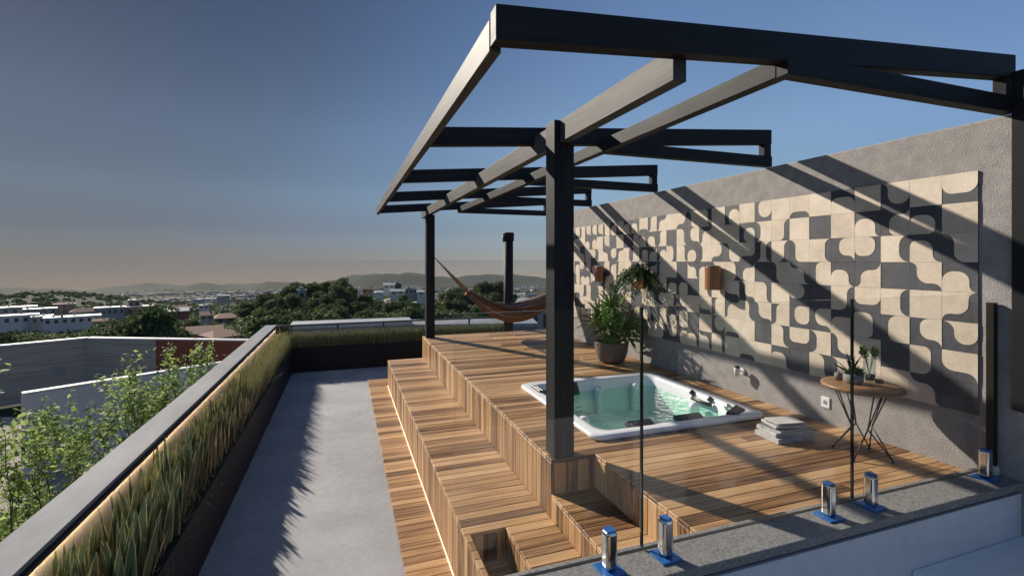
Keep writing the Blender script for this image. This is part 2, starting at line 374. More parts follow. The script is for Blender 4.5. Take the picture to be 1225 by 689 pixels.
# ------------------------------------------------------------------ terrain
BASE = [(0, -7), (42, -7), (80, -14), (150, -24), (300, -41), (600, -62), (1200, -100), (2500, -152), (5000, -268), (9000, -430), (12000, -600)]
HILLS = []   # x, y, sx, sy, h
def add_hill(px, D, s, h, sd=None):
    p = Vector((D * (sth + (px - CXP) / F * cth), D * (cth - (px - CXP) / F * sth)))
    HILLS.append((p.x, p.y, s, h))
add_hill(385, 260, 36, 20); add_hill(585, 310, 30, 20)
add_hill(20, 720, 120, 27); add_hill(90, 800, 110, 14); add_hill(-70, 500, 110, 20)
add_hill(455, 5600, 230, 150); add_hill(415, 5700, 190, 95); add_hill(500, 5900, 260, 150); add_hill(318, 5000, 130, 70); add_hill(340, 5100, 160, 45); add_hill(242, 5300, 150, 62); add_hill(262, 5300, 120, 30)
add_hill(160, 6200, 380, 55); add_hill(15, 4800, 420, 70); add_hill(585, 6500, 500, 120); add_hill(640, 6800, 500, 60); add_hill(280, 7200, 900, 40)
def terrain(x, y):
    r = math.hypot(x, y)
    for (a, za), (b, zb) in zip(BASE, BASE[1:]):
        if r <= b:
            k = (r - a) / (b - a); z = za + (zb - za) * k; break
    else: z = BASE[-1][1]
    for hx, hy, s, h in HILLS:
        q = ((x - hx) ** 2 + (y - hy) ** 2) / (s * s)
        if q < 12: z += h * math.exp(-q / 2)
    if r > 60:
        am = min(r / 300, 1) * (2.0 if r < 2500 else 2 + (r - 2500) / 160)
        z += noise.fractal(Vector((x / 900, y / 900, 7.7)), .8, 2.1, 5) * max(0, min((r - 3000) / 2000, 1)) * 38
        z += noise.fractal(Vector((x / 260, y / 260, 3.1)), .9, 2.1, 5) * am * .9
    return z
rad = [0, 15, 30, 45, 60, 80, 100]
while rad[-1] < 8600: rad.append(rad[-1] * 1.045)
NA = 420
bm = bmesh.new(); rings = []
c0 = bm.verts.new((0, 0, -7))
def az_k(k):   # finer where the terrace looks out
    return -math.pi + 2 * math.pi * k / NA
for r in rad[1:]:
    rings.append([bm.verts.new((r * math.sin(az_k(k)), r * math.cos(az_k(k)), terrain(r * math.sin(az_k(k)), r * math.cos(az_k(k))))) for k in range(NA)])
for k in range(NA): bm.faces.new((c0, rings[0][(k + 1) % NA], rings[0][k]))
for i in range(len(rings) - 1):
    for k in range(NA): bm.faces.new((rings[i][k], rings[i][(k + 1) % NA], rings[i + 1][(k + 1) % NA], rings[i + 1][k])).smooth = True
me = bpy.data.meshes.new('ground'); bmesh.ops.recalc_face_normals(bm, faces=bm.faces[:]); bm.to_mesh(me); bm.free()
if me.polygons[0].normal.z < 0: me.flip_normals()
g = bpy.data.objects.new('ground', me); C.objects.link(g); me.materials.append(M['ground']); struct(g)
# haze
b = MB(); b.box(-9500, 9500, -9500, 9500, -640, 4.2)
t = NT('haze_air'); t.t.nodes.remove(t.p); pv = t.n('ShaderNodeVolumePrincipled'); pv.inputs['Color'].default_value = (.34, .352, .385, 1); pv.inputs['Density'].default_value = 6.5e-5; pv.inputs['Anisotropy'].default_value = 0.0
t.l(pv.outputs[0], t.o.inputs['Volume'])
hz = b.build('haze', t.m); hz['kind'] = 'stuff'

# ------------------------------------------------------------------ terrace floor and building body
b = MB(); b.box(-1.09, 4.2, 0.2, 11.6, -1.25, -.975); fl = struct(b.build('terrace_floor', M['concrete_floor']))
b = MB(); b.box(-1.695, 4.6, -3.5, 12.2, -7.4, -1.252); struct(b.build('building_base_wall', M['pale_conc']))

# ------------------------------------------------------------------ left parapet with cap, warm wall, light strip
XF = -.723 * S; XI = -.98 * S; XO = -1.134 * S; ZC = -.98 * S + 1.5; ZP = -1.295 * S + 1.5; YB0 = 7.7 * S; YB1 = 8.02 * S
pr = thing('parapet_wall', 'long low parapet wall with wide grey cap along the left terrace edge', 'wall', (XI, 0, -.975))
b = MB(); b.box(XO + .03, XI - .02, -2.5, YB1 + .1, -7.2, ZC - .06); b.build('wall_body', M['pale_conc'], pr)
b = MB(); b.box(XI - .018, XI, -2.5, YB1, -.972, ZC - .0505); b.build('inner_face', M['warm_plaster'], pr)
b = MB(); b.box(XO, XI + .006, -2.5, YB1 + .12, ZC - .03, ZC); b.build('cap', M['cap'], pr, .004)
b = MB(); b.box(XO + .012, XI + .030, -2.5, YB1 + .1, ZC - .05, ZC - .032); b.build('cap_trim', M['black_metal'], pr)
b = MB(); b.box(XI + .004, XI + .016, -2.5, YB1 - .05, ZC - .054, ZC - .0505); b.build('light_strip', M['led2'], pr)
# planters
def planter(name, label, x0, x1, y0, y1, zt, front, slats_axis):
    t = thing(name, label, 'planter', ((x0 + x1) / 2, (y0 + y1) / 2, -.975))
    b = MB(); n = 0
    w = .105
    if slats_axis == 'y':
        y = y0
        while y < y1 - .01:
            b.box(x1 - .022, x1, y + .003, min(y + w, y1) - .003, -.972, zt); y += w
        b2 = MB(); b2.box(x1 - .04, x1 - .024, y0, y1, -.972, zt - .01); b3 = MB(); b3.box(x1 - .045, x1 + .004, y0, y1, zt + .001, zt + .012)
    else:
        x = x0
        while x < x1 - .01:
            b.box(x + .003, min(x + w, x1) - .003, y0, y0 + .022, -.972, zt); x += w
        b2 = MB(); b2.box(x0, x1, y0 + .024, y0 + .04, -.972, zt - .01); b3 = MB(); b3.box(x0, x1, y0 - .004, y0 + .045, zt + .001, zt + .012)
    b.build('slat_panel', M['slat'], t, .002); b2.build('liner', M['black_metal'], t); b3.build('top_rail', M['slat'], t, .002)
    b = MB()
    if slats_axis == 'y': b.box(x0, x1 - .042, y0, y1, -.97, zt - .05)
    else: b.box(x0, x1, y0 + .042, y1, -.97, zt - .05)
    b.build('soil', M['soil'], t)
    return t
planter('slatted_planter', 'long black slatted planter of snake plants below the left parapet', XI + .014, XF, -1.0, YB0 - .002, ZP, 1, 'y')
planter('slatted_planter', 'black slatted planter of tall green grass across the far terrace end', XF - .36, 4.15, YB0, YB1 - .02, ZP, 1, 'x')
# far rail
rl = thing('glass_railing', 'thin black handrail with glass infill behind the far grass planter', 'railing', (0, YB1, -.975))
b = MB(); b.box(XI + .02, 4.3, YB1 + .0, YB1 + .06, ZC - .035, ZC - .002); b.build('handrail', M['black_metal'], rl, .004)
for x in (XI + .05, XI + .30, XI + 1.30, XI + 2.35, XI + 3.4, XI + 4.5):
    b = MB(); b.box(x, x + .04, YB1 + .008, YB1 + .048, -1.0, ZC - .036); b.build('post', M['black_metal'], rl, .003)
b = MB(); b.box(XI + .1, 4.28, YB1 + .024, YB1 + .032, -.95, ZC - .038); b.build('pane', M['glass'], rl)

# ------------------------------------------------------------------ deck with benches, stair notches and tub opening
TX0, TX1, TY0, TY1 = 1.30 * S, 2.55 * S, 2.33 * S, 3.56 * S
X1, X2, X2N, XPL, XW = .532 * S, .979 * S, 1.226 * S, .298 * S, 2.81 * S
Z1, ZN, ZNI, ZPL = -.29 * S, -.17 * S, -.435 * S, -.62 * S
YF, YN, YDB = 1.40 * S, 2.195 * S, 6.40 * S
dk = thing('timber_deck', 'raised warm timber deck with two broad bench steps around the tub', 'deck', (2.5, 6, -.975))
W = .098
def lengths(a, b, lo=1.1, hi=2.6):
    out = []; x = a
    while x < b - 1e-6:
        L = random.uniform(lo, hi)
        if b - (x + L) < .55: L = b - x
        out.append((x, x + L)); x += L
    return out
top = MB(); r2 = MB(); tr1 = MB(); r1 = MB(); pl = MB(); nt_ = MB(); rn = MB(); ni = MB()
T = .024; G = .0024
y = YF - .9 * S
strips = []
while y < YDB - .01:
    strips.append((y, min(y + W, YDB))); y += W
for a, e in strips:
    y0, y1 = a + G, e - G
    ym = (a + e) / 2
    notch = ym < YN
    xe = X2N if notch else X2
    if ym > YF:
        if TY0 + .03 < e and a < TY1 - .03: spans = [(xe, TX0 + .03), (TX1 - .03, XW)]
        else: spans = [(xe, XW)]
        for p, q in spans:
            for u, v in lengths(p, q): top.board(u + G, v - G, y0, y1, -T, 0, 0)
        # risers at the deck edge: one board each, mitred look by starting under the tread board
        if notch:
            rn.board(xe, xe + T, y0, y1, ZN - T, -T - .001, 2)
            nt_.board(X2, xe - .002, y0, y1, ZN - T, ZN, 0)
            r2.board(X2, X2 + T, y0, y1, Z1 - T, ZN - T - .001, 2)
        else: r2.board(X2, X2 + T, y0, y1, Z1 - T, -T - .001, 2)
    elif ym > YF - .9 * S:
        r2.board(X2, X2 + T, y0, y1, Z1 - T, ZN - T, 2)
    if notch:
        tr1.board(.739 * S, X2 - .002, y0, y1, Z1 - T, Z1, 0)
        ni.board(X1 + .045, .739 * S - .002, y0, y1, ZNI - T, ZNI, 0)
        ni.board(.739 * S, .739 * S + T, y0, y1, ZNI - T, Z1 - T - .001, 2)
        tr1.board(X1, X1 + .042, y0, y1, Z1 - T, Z1, 1)
    else:
        tr1.board(X1, X2 - .002, y0, y1, Z1 - T, Z1, 0)
    r1.board(X1, X1 + T, y0, y1, ZPL + .018, Z1 - T - .001, 2)
    pl.board(XPL, X1 + .05, y0, y1, ZPL - T, ZPL, 0)
y = YDB
while y < YDB + .55:                       # the lowest boards run a little past the bench end
    pl.board(XPL, X1 + .05, y + G, y + W - G, ZPL - T, ZPL, 0); y += W
# end faces of the notch and niche (upright boards, facing the camera side)
x = X2 + T + .002
while x < X2N + T: rn.board(x, min(x + W, X2N + T) - .003, YN, YN + T, ZN - .03, -T - .001, 2); x += W
x = X1 + .045
while x < .739 * S: ni.board(x, min(x + W, .739 * S) - .003, YN, YN + T, ZNI - .03, Z1 - T - .001, 2); x += W
# far end of the bench and the deck
x = X1 + T + .002
while x < X2: r1.board(x, min(x + W, X2) - .003, YDB - T, YDB, ZPL, Z1 - T - .002, 2); x += W
x = X2 + T + .002
while x < XW: r2.board(x, min(x + W, XW) - .003, YDB - T - .001, YDB - .001, -.97, -T - .002, 2); x += W
bv = .0022
top.build('deck_surface', M['deck'], dk, bv, seg=1); r2.build('upper_riser', M['deck'], dk, bv, seg=1); tr1.build('bench_seat', M['deck'], dk, bv, seg=1)
r1.build('lower_riser', M['deck'], dk, bv, seg=1); pl.build('lowest_step', M['deck'], dk, bv, seg=1); nt_.build('stair_tread', M['deck'], dk, bv, seg=1)
rn.build('stair_riser', M['deck'], dk, bv, seg=1); ni.build('stair_niche', M['deck'], dk, bv, seg=1)
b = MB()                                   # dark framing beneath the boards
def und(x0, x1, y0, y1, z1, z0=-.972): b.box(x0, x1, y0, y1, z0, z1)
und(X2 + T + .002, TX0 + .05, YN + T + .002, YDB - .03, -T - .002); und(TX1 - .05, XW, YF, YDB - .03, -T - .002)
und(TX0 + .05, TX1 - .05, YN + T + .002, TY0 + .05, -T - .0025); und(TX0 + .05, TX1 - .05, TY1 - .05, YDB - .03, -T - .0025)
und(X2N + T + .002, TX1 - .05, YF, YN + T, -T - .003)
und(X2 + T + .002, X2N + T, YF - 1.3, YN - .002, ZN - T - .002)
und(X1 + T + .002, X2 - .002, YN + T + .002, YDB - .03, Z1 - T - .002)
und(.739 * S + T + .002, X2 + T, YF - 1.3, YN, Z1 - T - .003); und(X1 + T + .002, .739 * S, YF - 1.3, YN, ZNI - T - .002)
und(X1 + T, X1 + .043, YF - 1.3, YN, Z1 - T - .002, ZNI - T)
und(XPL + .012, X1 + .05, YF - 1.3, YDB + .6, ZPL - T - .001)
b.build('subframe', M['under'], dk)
b = MB(); b.box(X1 - .006, X1 - .001, YF - 1.2, YDB - .02, ZPL + .002, ZPL + .010); b.build('light_strip', M['led'], dk)

# ------------------------------------------------------------------ right wall with tiled panel
wl = thing('rendered_wall', 'tall rough grey rendered wall behind the tub carrying the tiled panel', 'wall', (XW, 6, -.975))
ZT = .655 * S + 1.5
b = MB(); b.box(XW, XW + .22, -1.2, 6.3 * S, -1.6, ZT)
bm_ = b.bm
wb = b.build('wall_body', M['render'], wl, .012)
TILE = .1435 * S; PY0 = 1.392 * S; PZ1 = .423 * S + 1.5
GRID = [['b', 'C', 'l', 'tr', 'br', 'lb', 'b', 'D'], ['C', 'tr', 'rt', 'lb', 'C', 'lb', 'r', 'tr'], ['lb', 'lt', 'r', 'D', 'r', 'l', 'D', 'C'], ['C', 'tr', 'br', 'tl', 'b', 'r', 'C', 'C'],
        ['t', 'C', 'lb', 'tr', 'r', 't', 'lb', 'l'], ['C', 'D', 'r', 'l', 'D', 'lb', 'l', 'r'], ['b', 'C', 'l', 'tr', 'br', 'lb', 'b', 'D'], ['C', 'r', 'r', 'l', 'C', 'l', 'r', 'tr'],
        ['lb', 'l', 'lr', 'D', 'r', 'lb', 'D', 'C'], ['C', 'lt', 'b', 'tl', 'lb', 'r', 'C', 'b'], ['lt', 'C', 'l', 'r', 'b', 'tl', 'b', 'C'], ['C', 'C', 'br', 'l', 'C', 'l', 'lb', 'r'], ['r', 'tl', 'l', 'tr', 'r', 'b', 'C', 'tr']]
rg = random.Random(5); POOL = ['C', 'l', 'r', 'lb', 'tr', 'tl', 'b', 'r', 'bl', 'l', 'lt', 'br', 'tr']
def shape(code):
    if code == 'C': i = dict(l=0, r=0, t=0, b=0)
    else: i = {k: (rg.uniform(.23, .36) if k in code else 0) for k in 'lrtb'}
    if len(code) == 2 and code not in ('lr', 'tb'):
        i[code[1]] *= .75
    x0, x1, y0, y1 = i['l'], 1 - i['r'], i['b'], 1 - i['t']
    P = []
    for cx_, cy_, sx_, sy_, act, a0 in ((x0, y0, 1, 1, i['l'] or i['b'], 180), (x1, y0, -1, 1, i['r'] or i['b'], 270), (x1, y1, -1, -1, i['r'] or i['t'], 0), (x0, y1, 1, -1, i['l'] or i['t'], 90)):
        both = {180: i['l'] and i['b'], 270: i['r'] and i['b'], 0: i['r'] and i['t'], 90: i['l'] and i['t']}[a0]
        r = 0 if not act else (rg.uniform(.34, .46) if both else rg.uniform(.22, .36))
        if r == 0: P.append((cx_, cy_)); continue
        r = min(r, .48 * min(x1 - x0, y1 - y0))
        if not both and rg.random() < .5:      # the dark strip ends in a round shoulder instead of a horn
            vert = (i['l'] if a0 in (180, 90) else i['r']) > 0          # the inset edge is an upright one
            dpt = (i['l'] if sx_ > 0 else i['r']) if vert else (i['b'] if sy_ > 0 else i['t'])
            arc = []
            for k in range(7):
                an = math.pi / 2 * k / 6
                arc.append((cx_ - sx_ * dpt * (1 - math.cos(an)), cy_ + sy_ * dpt * (1 - math.sin(an))) if vert else (cx_ + sx_ * dpt * (1 - math.sin(an)), cy_ - sy_ * dpt * (1 - math.cos(an))))
            # the arc runs from inside the inset edge (k=0) out to the tile's border (k=6)
            entering = (a0 in (180, 0)) == vert
            P += arc if entering else arc[::-1]
            continue
        for k in range(8):
            an = R(a0 + 90 * k / 7); P.append((cx_ + sx_ * r + r * math.cos(an), cy_ + sy_ * r + r * math.sin(an)))
    return P
td = MB(); tcm = MB()
NC = 32
for c in range(NC):
    for r in range(8):
        code = GRID[c][r] if c < len(GRID) else (rg.choice(POOL) if rg.random() > .06 else 'D')
        ya, za = PY0 + c * TILE, PZ1 - (r + 1) * TILE
        g_ = .0009
        off = rg.uniform(0, .0006)
        td.box(XW - .010 - off, XW - .0005, ya + g_, ya + TILE - g_, za + g_, za + TILE - g_)
        if code == 'D': continue
        pts = shape(code); k = TILE - 2 * g_
        # seen from the deck, the picture's right is the low-Y side
        lo = [tcm.bm.verts.new((XW - .0125 - off, ya + g_ + (1 - px) * k, za + g_ + pz * k)) for px, pz in pts]
        hi = [tcm.bm.verts.new((XW - .0102 - off, ya + g_ + (1 - px) * k, za + g_ + pz * k)) for px, pz in pts]
        tcm.bm.faces.new(lo)
        for q in range(len(lo)): tcm.bm.faces.new((lo[q], lo[(q + 1) % len(lo)], hi[(q + 1) % len(lo)], hi[q]))
tp = td.build('tile_panel', M['tile_dark'], wl)
tcm.build('tile_inlay', M['tile_cream'], tp)
# window set in the same wall, near the camera
wn_ = thing('dark_window', 'black framed window in the wall at the right picture edge', 'window', (XW, 1.2, .5))
wy0, wy1, wz0, wz1 = .2, 1.268 * S, -.66 * S + 1.5, .835 * S + 1.5
b = MB(); b.box(XW - .03, XW - .001, wy1 - .07, wy1, wz0, wz1); b.box(XW - .03, XW - .001, wy0, wy1 - .071, wz0, wz0 + .05); b.box(XW - .03, XW - .001, wy0, wy1 - .071, wz1 - .06, wz1)
b.build('frame', M['beam'], wn_, .003)
b = MB(); b.box(XW - .012, XW - .002, wy0, wy1 - .072, wz0 + .051, wz1 - .061); b.build('pane', M['pane'], wn_)

# ------------------------------------------------------------------ front kerb wall, ledge
kw = thing('kerb_wall', 'low plastered wall with speckled granite kerb under the glass balustrade', 'wall', (2.4, 1.95, -.975))
ZK = -.97 * S + 1.5; YG_ = 1.376 * S
b = MB(); b.box(.28 * S, XW - .002, 1.235 * S, 1.402 * S, ZK - .05, ZK); b.build('granite_kerb', M['granite'], kw, .004)
b = MB(); b.box(.29 * S, XW - .03, YG_ - .010, YG_ + .010, ZK - .002, ZK + .0015); b.build('glass_channel', M['black_metal'], kw)
b = MB(); b.box(.26 * S, XW - .002, 1.243 * S, 1.395 * S, -1.6, ZK - .078); b.build('plaster_face', M['plaster'], kw)
b = MB(); b.box(.27 * S, XW - .003, 1.255 * S, 1.39 * S, ZK - .0775, ZK - .0505); b.build('shadow_joint', M['black_metal'], kw)
b = MB(); b.box(2.085 * S, XW - .002, -.6, 1.2415 * S, -1.6, -1.204 * S + 1.5); tag(b.build('plaster_ledge', M['white_paint'], None, .006), 'pale smooth plaster ledge at the lower right below the granite kerb', 'ledge')

# ------------------------------------------------------------------ pergola
pg = thing('pergola', 'black timber pergola of staggered sloping ribs over the tub deck', 'pergola', U(1.05, 2.26, -1))
def ubox(b, x0, x1, y0, y1, z0, z1):
    p, q = U(x0, y0, z0), U(x1, y1, z1); d = q - p; return b.board(p.x, q.x, p.y, q.y, p.z, q.z, max(range(3), key=lambda k: d[k]))
b = MB(); ubox(b, 1.0, 1.11, 2.205, 2.315, -.999, .712); b.build('post', M['beam'], pg, .004)
b = MB(); ubox(b, 1.0, 1.11, 6.2, 6.31, -.999, .598); b.build('post', M['beam'], pg, .004)
b = MB(); ubox(b, .396, .432, 1.328, 6.52, .605, .70); b.build('edge_beam', M['beam_sunlit'], pg, .004)
b = MB(); ubox(b, 1.032, 1.085, 1.322, 6.85, .60, .712); b.build('middle_beam', M['beam_sunlit'], pg, .004)
b = MB(); ubox(b, 1.474, 1.525, 1.318, 6.5, .661, .734); b.build('inner_beam', M['beam'], pg, .004)
for j in range(5):
    ya = 1.27 + 1.293 * j; yb = ya + .055
    b = MB(); v = ubox(b, .398 if j == 0 else .434, 2.83, ya, yb, 0, 1)
    for q in b.bm.verts:
        xu = q.co.x / S; zt = .716 + (xu - .40) * .0835
        top_ = q.co.z > 2; q.co.z = (zt if top_ else zt - .100) * S + 1.5
    b.build('upper_rib', M['beam'], pg, .004)
    b = MB(); ubox(b, 1.476, 2.832, ya - .002, yb - .004, .659, .732); b.build('lower_rib', M['beam'], pg, .004)
    b = MB(); ubox(b, 2.765, 2.828, ya + .003, yb - .003, .7325, .85); b.build('end_block', M['beam'], pg, .003)

# ------------------------------------------------------------------ hot tub
def rrect(x0, x1, y0, y1, r, z, n=8):
    P = []
    for cx_, cy_, a0 in ((x1 - r, y1 - r, 0), (x0 + r, y1 - r, 90), (x0 + r, y0 + r, 180), (x1 - r, y0 + r, 270)):
        for k in range(n): an = R(a0 + 90 * k / (n - 1)); P.append(Vector((cx_ + r * math.cos(an), cy_ + r * math.sin(an), z)))
    return P
tb = thing('hot_tub', 'square white sunken hot tub of green water with black headrests', 'hot tub', ((TX0 + TX1) / 2, (TY0 + TY1) / 2, 0))
def ins(d, r, z): return rrect(TX0 + d, TX1 - d, TY0 + d, TY1 - d, r, z)
b = MB()
b.loft([ins(.012, .10, .002), ins(0, .11, .022), ins(.006, .11, .040), ins(.025, .11, .048), ins(.10, .12, .046), ins(.122, .13, .040), ins(.135, .14, .018), ins(.17, .16, -.12), ins(.20, .16, -.30), ins(.215, .16, -.34), ins(.46, .18, -.36), ins(.49, .18, -.40), ins(.52, .18, -.84), ins(.60, .16, -.88)], cap1=True)
shl = b.build('shell', M['acrylic'], tb)
# moulded seat bolsters
for (sx, sy, ang) in ((TX0 + .52, TY1 - .24, 0), (TX0 + .95, TY1 - .24, 0), (TX1 - .42, TY1 - .24, 0), (TX0 + .27, TY0 + .7, 90), (TX1 - .27, TY0 + .72, 90)):
    b = MB(); v = b.obox(Vector((sx, sy, -.19)), (.10, .11, .34), Matrix.Rotation(R(ang), 3, 'Z'))
    b.build('seat_bolster', M['acrylic'], shl, .045, seg=4)
b = MB(); nW = 44; gx0, gx1, gy0, gy1 = TX0 + .15, TX1 - .15, TY0 + .15, TY1 - .15
lp = rrect(gx0, gx1, gy0, gy1, .13, -.075)
b.bm.faces.new([b.bm.verts.new(p) for p in lp]); b.build('water', M['water'], tb)
def headrest(x, y, ang, tilt, L=.27, D=.13, z=.028):
    b = MB(); m = Matrix.Rotation(R(ang), 3, 'Z') @ Matrix.Rotation(R(tilt), 3, 'X')
    b.obox(Vector((x, y, z)), (L, D, .045), m); b.obox(Vector((x, y, z)) + m @ Vector((0, -.012, .020)), (L * .84, D * .55, .03), m)
    b.build('headrest', M['rubber'], tb, .018, seg=3)
headrest(TX0 + .60, TY1 - .165, 180, -58, .22, .15, -.035)
headrest(TX0 + .14, TY1 - .33, 90, 25)
headrest(TX0 + .55, TY0 + .15, 0, 22); headrest(TX0 + 1.08, TY0 + .15, 0, 22, .30)
headrest(TX1 - .24, TY0 + .15, 30, 22, .30)
b = MB(); b.tube([(TX1 - .165, TY0 + .86, -.02), (TX1 - .20, TY0 + .83, -.015), (TX1 - .20, TY0 + .60, -.015), (TX1 - .165, TY0 + .57, -.02)], .020, 10); b.build('grab_handle', M['rubber'], tb)
for yy in (TY0 + .90, TY0 + .62):
    b = MB(); b.tube([(TX1 - .125, yy, .034), (TX1 - .160, yy, .012)], .028, 12); b.build('control_knob', M['rubber'], tb, .004)
b = MB(); b.tube([(TX1 - .13, TY0 + .36, .015), (TX1 - .165, TY0 + .36, .0)], [.040, .034], 16); b.build('jet', M['steel'], tb)

# ------------------------------------------------------------------ glass balustrade, spigots, end post
ZG0, ZG1 = ZK + .012, -.155 * S + 1.5
YG = 1.376 * S
for x0, x1, lab in ((.30, .9435, 'left frameless glass panel standing over the bench steps'), (.9465, 1.944, 'middle frameless glass panel standing before the tub'), (1.948, 2.768, 'right frameless glass panel standing before the round table')):
    t = thing('glass_balustrade', lab, 'balustrade', (x0 * S, YG, ZG0), 'glass balustrade panels')
    b = MB(); b.box(x0 * S + .004, x1 * S - .004, YG - .006, YG + .006, ZG0, ZG1); b.build('pane', M['glass'], t)
    for xe in (x0 * S, x1 * S - .0035):
        if .6 < xe < 4: b = MB(); b.box(xe, xe + .0035, YG - .0062, YG + .0062, ZG0, ZG1); b.build('edge', M['glass_edge'], t)
def spigot():
    t = thing('glass_spigot', '', 'spigot', (0, 0, 0), 'steel spigots holding the balustrade')
    b = MB(); b.box(-.058, .058, -.058, .058, 0, .009); bp = b.build('base_plate', M['blue'], t, .003, local=True)
    b = MB(); b.obox(Vector((0, 0, .1)), (.060, .060, .18), None); bd = b.build('body', M['steel'], t, .016, local=True, seg=5, smooth=False)
    b = MB(); b.box(-.024, .024, -.024, .024, .1885, .194); b.build('cap', M['blue'], bd, .002, local=True)
    return t
sg = spigot(); sgk = kidsof(sg)
SP = [(.785, 'steel spigot with blue base plate nearest the bench steps'), (.995, 'steel spigot with blue base plate just right of the left glass joint'), (1.735, 'steel spigot with blue base plate just left of the table joint'), (1.965, 'steel spigot with blue base plate just right of the table joint'), (2.70, 'steel spigot with blue base plate beside the end post at the wall')]
for i, (x, lab) in enumerate(SP):
    o = sg if i == 0 else dup(sg, (0, 0, 0), kids=sgk)
    o.location = (x * S, 1.315 * S, ZK + .001); o.rotation_euler.z = R(random.uniform(-3, 3)); o['label'] = lab
ep = thing('end_post', 'slim dark bronze end post of the glass balustrade at the wall', 'post', U(2.788, 1.335, -.97))
p = U(2.788, 1.335, -.97)
b = MB(); b.box(p.x - .022, p.x + .022, p.y - .022, p.y + .022, ZK + .062, -.19 * S + 1.5); b.build('shaft', M['bronze'], ep, .003)
b = MB(); b.lathe([(.036, 0), (.040, .01), (.038, .05), (.030, .060)], (p.x, p.y, ZK + .001), 20); b.build('foot', M['pale_conc'], ep)

# ------------------------------------------------------------------ hammock
hm = thing('hammock', 'striped brown woven hammock slung from the far pergola post', 'hammock', U(1.11, 6.25, .02))
A = U(1.11, 6.25, .05); Bp = U(2.80, 5.66, -.36)
def hline(t): # rope line with sag
    p = A.lerp(Bp, t); p.z -= 0.74 * S * .82 * (4 * t * (1 - t)) ** 1.3 * .92; return p
KT0, KT1 = .24, .95
b = MB(); b.uv = b.bm.loops.layers.uv.new('UVMap'); rows = []
NT_, NS_ = 34, 18
for i in range(NT_ + 1):
    t_ = KT0 + (KT1 - KT0) * i / NT_; k = i / NT_
    c = hline(t_); wd_ = .06 + .50 * math.sin(math.pi * min(max(k, 0), 1)) ** .6; dp = .09 + .24 * math.sin(math.pi * k) ** .7; c = c - Vector((0, 0, dp * .35))
    row = []
    for s_ in range(NS_ + 1):
        a_ = (s_ / NS_ - .5) * 2
        row.append(b.bm.verts.new(c + Vector((0, a_ * wd_ * .75, dp * (abs(a_) ** 2.2) + .006 * math.sin(s_ * 2.1 + i * .3)))))
    rows.append(row)
for i in range(NT_):
    for s_ in range(NS_):
        f = b.bm.faces.new((rows[i][s_], rows[i][s_ + 1], rows[i + 1][s_ + 1], rows[i + 1][s_])); f.smooth = True
        for l, (uu, vv) in zip(f.loops, ((s_, i), (s_ + 1, i), (s_ + 1, i + 1), (s_, i + 1))): l[b.uv].uv = (uu / NS_, vv / NT_)
t = NT('woven_stripes'); uv = t.coord('UV', (9, .5, 1)); n_ = t.noise(uv, 1, 3, .6, .2); n2 = t.noise(t.coord('UV', (60, 90, 1)), 1, 2)
t.col(t.ramp(t.math('ADD', t.math('MULTIPLY', n_, .8), t.math('MULTIPLY', n2, .2)), [(.34, (.014, .014, .022)), (.42, (.09, .042, .03)), (.47, (.20, .10, .06)), (.50, (.02, .02, .034)), (.54, (.15, .08, .055)), (.58, (.32, .26, .21)), (.62, (.07, .04, .03))]))
t.bump(n2, .4, .004); t.set(Roughness=.9)
cl = b.build('cloth', t.m, hm, smooth='keep'); sd = cl.modifiers.new('thickness', 'SOLIDIFY'); sd.thickness = .006
for (P0, tt, sgn) in ((A, KT0, 1), (Bp, KT1, -1)):
    b = MB(); c = hline(tt)
    for k in range(11):
        q = c + Vector((0, (k - 5) * .018, .05 - abs(k - 5) * .004 + (k % 3 - 1) * .045)); mid = P0.lerp(q, .5) - Vector((0, 0, .012))
        b.tube([P0 + Vector((0, (k - 5) * .0015, 0)), mid, q], .0055, 5)
    b.build('cord', M['twine'] if False else noisy('cord_brown', (.22, .12, .07), (.36, .22, .13), 30, .9), hm)
    b = MB(); b.tube([c + Vector((-.02, 0, 0)), c + Vector((.02, 0, -.02))], .05, 10); b.build('knot', noisy('cord_knot', (.30, .10, .04), (.44, .18, .08), 30, .9), hm)

# ------------------------------------------------------------------ flue pipe
fp = U(2.31, 6.75, 0); zt_ = .42 * S + 1.5
ch = thing('flue_pipe', 'tall black flue pipe with ringed cowl behind the hammock', 'flue', (fp.x, fp.y, -.975))
b = MB(); b.lathe([(.105, -.97), (.105, zt_ - .12)], (fp.x, fp.y, 0), 28); b.build('pipe', M['matt_black'], ch)
b = MB(); b.lathe([(.118, zt_ - .19), (.128, zt_ - .18), (.128, zt_ - .15), (.115, zt_ - .145), (.125, zt_ - .13), (.125, zt_ - .105), (.113, zt_ - .10), (.127, zt_ - .085), (.127, zt_ - .02), (.11, zt_)], (fp.x, fp.y, 0), 28, smooth=False); cw_ = b.build('cowl', M['matt_black'], ch, .003)
b = MB(); b.tube([(fp.x - .135, fp.y - .03, zt_ - .22), (fp.x - .135, fp.y - .03, zt_ - .06)], .012, 8); b.build('cowl_bracket', M['black_metal'], cw_)

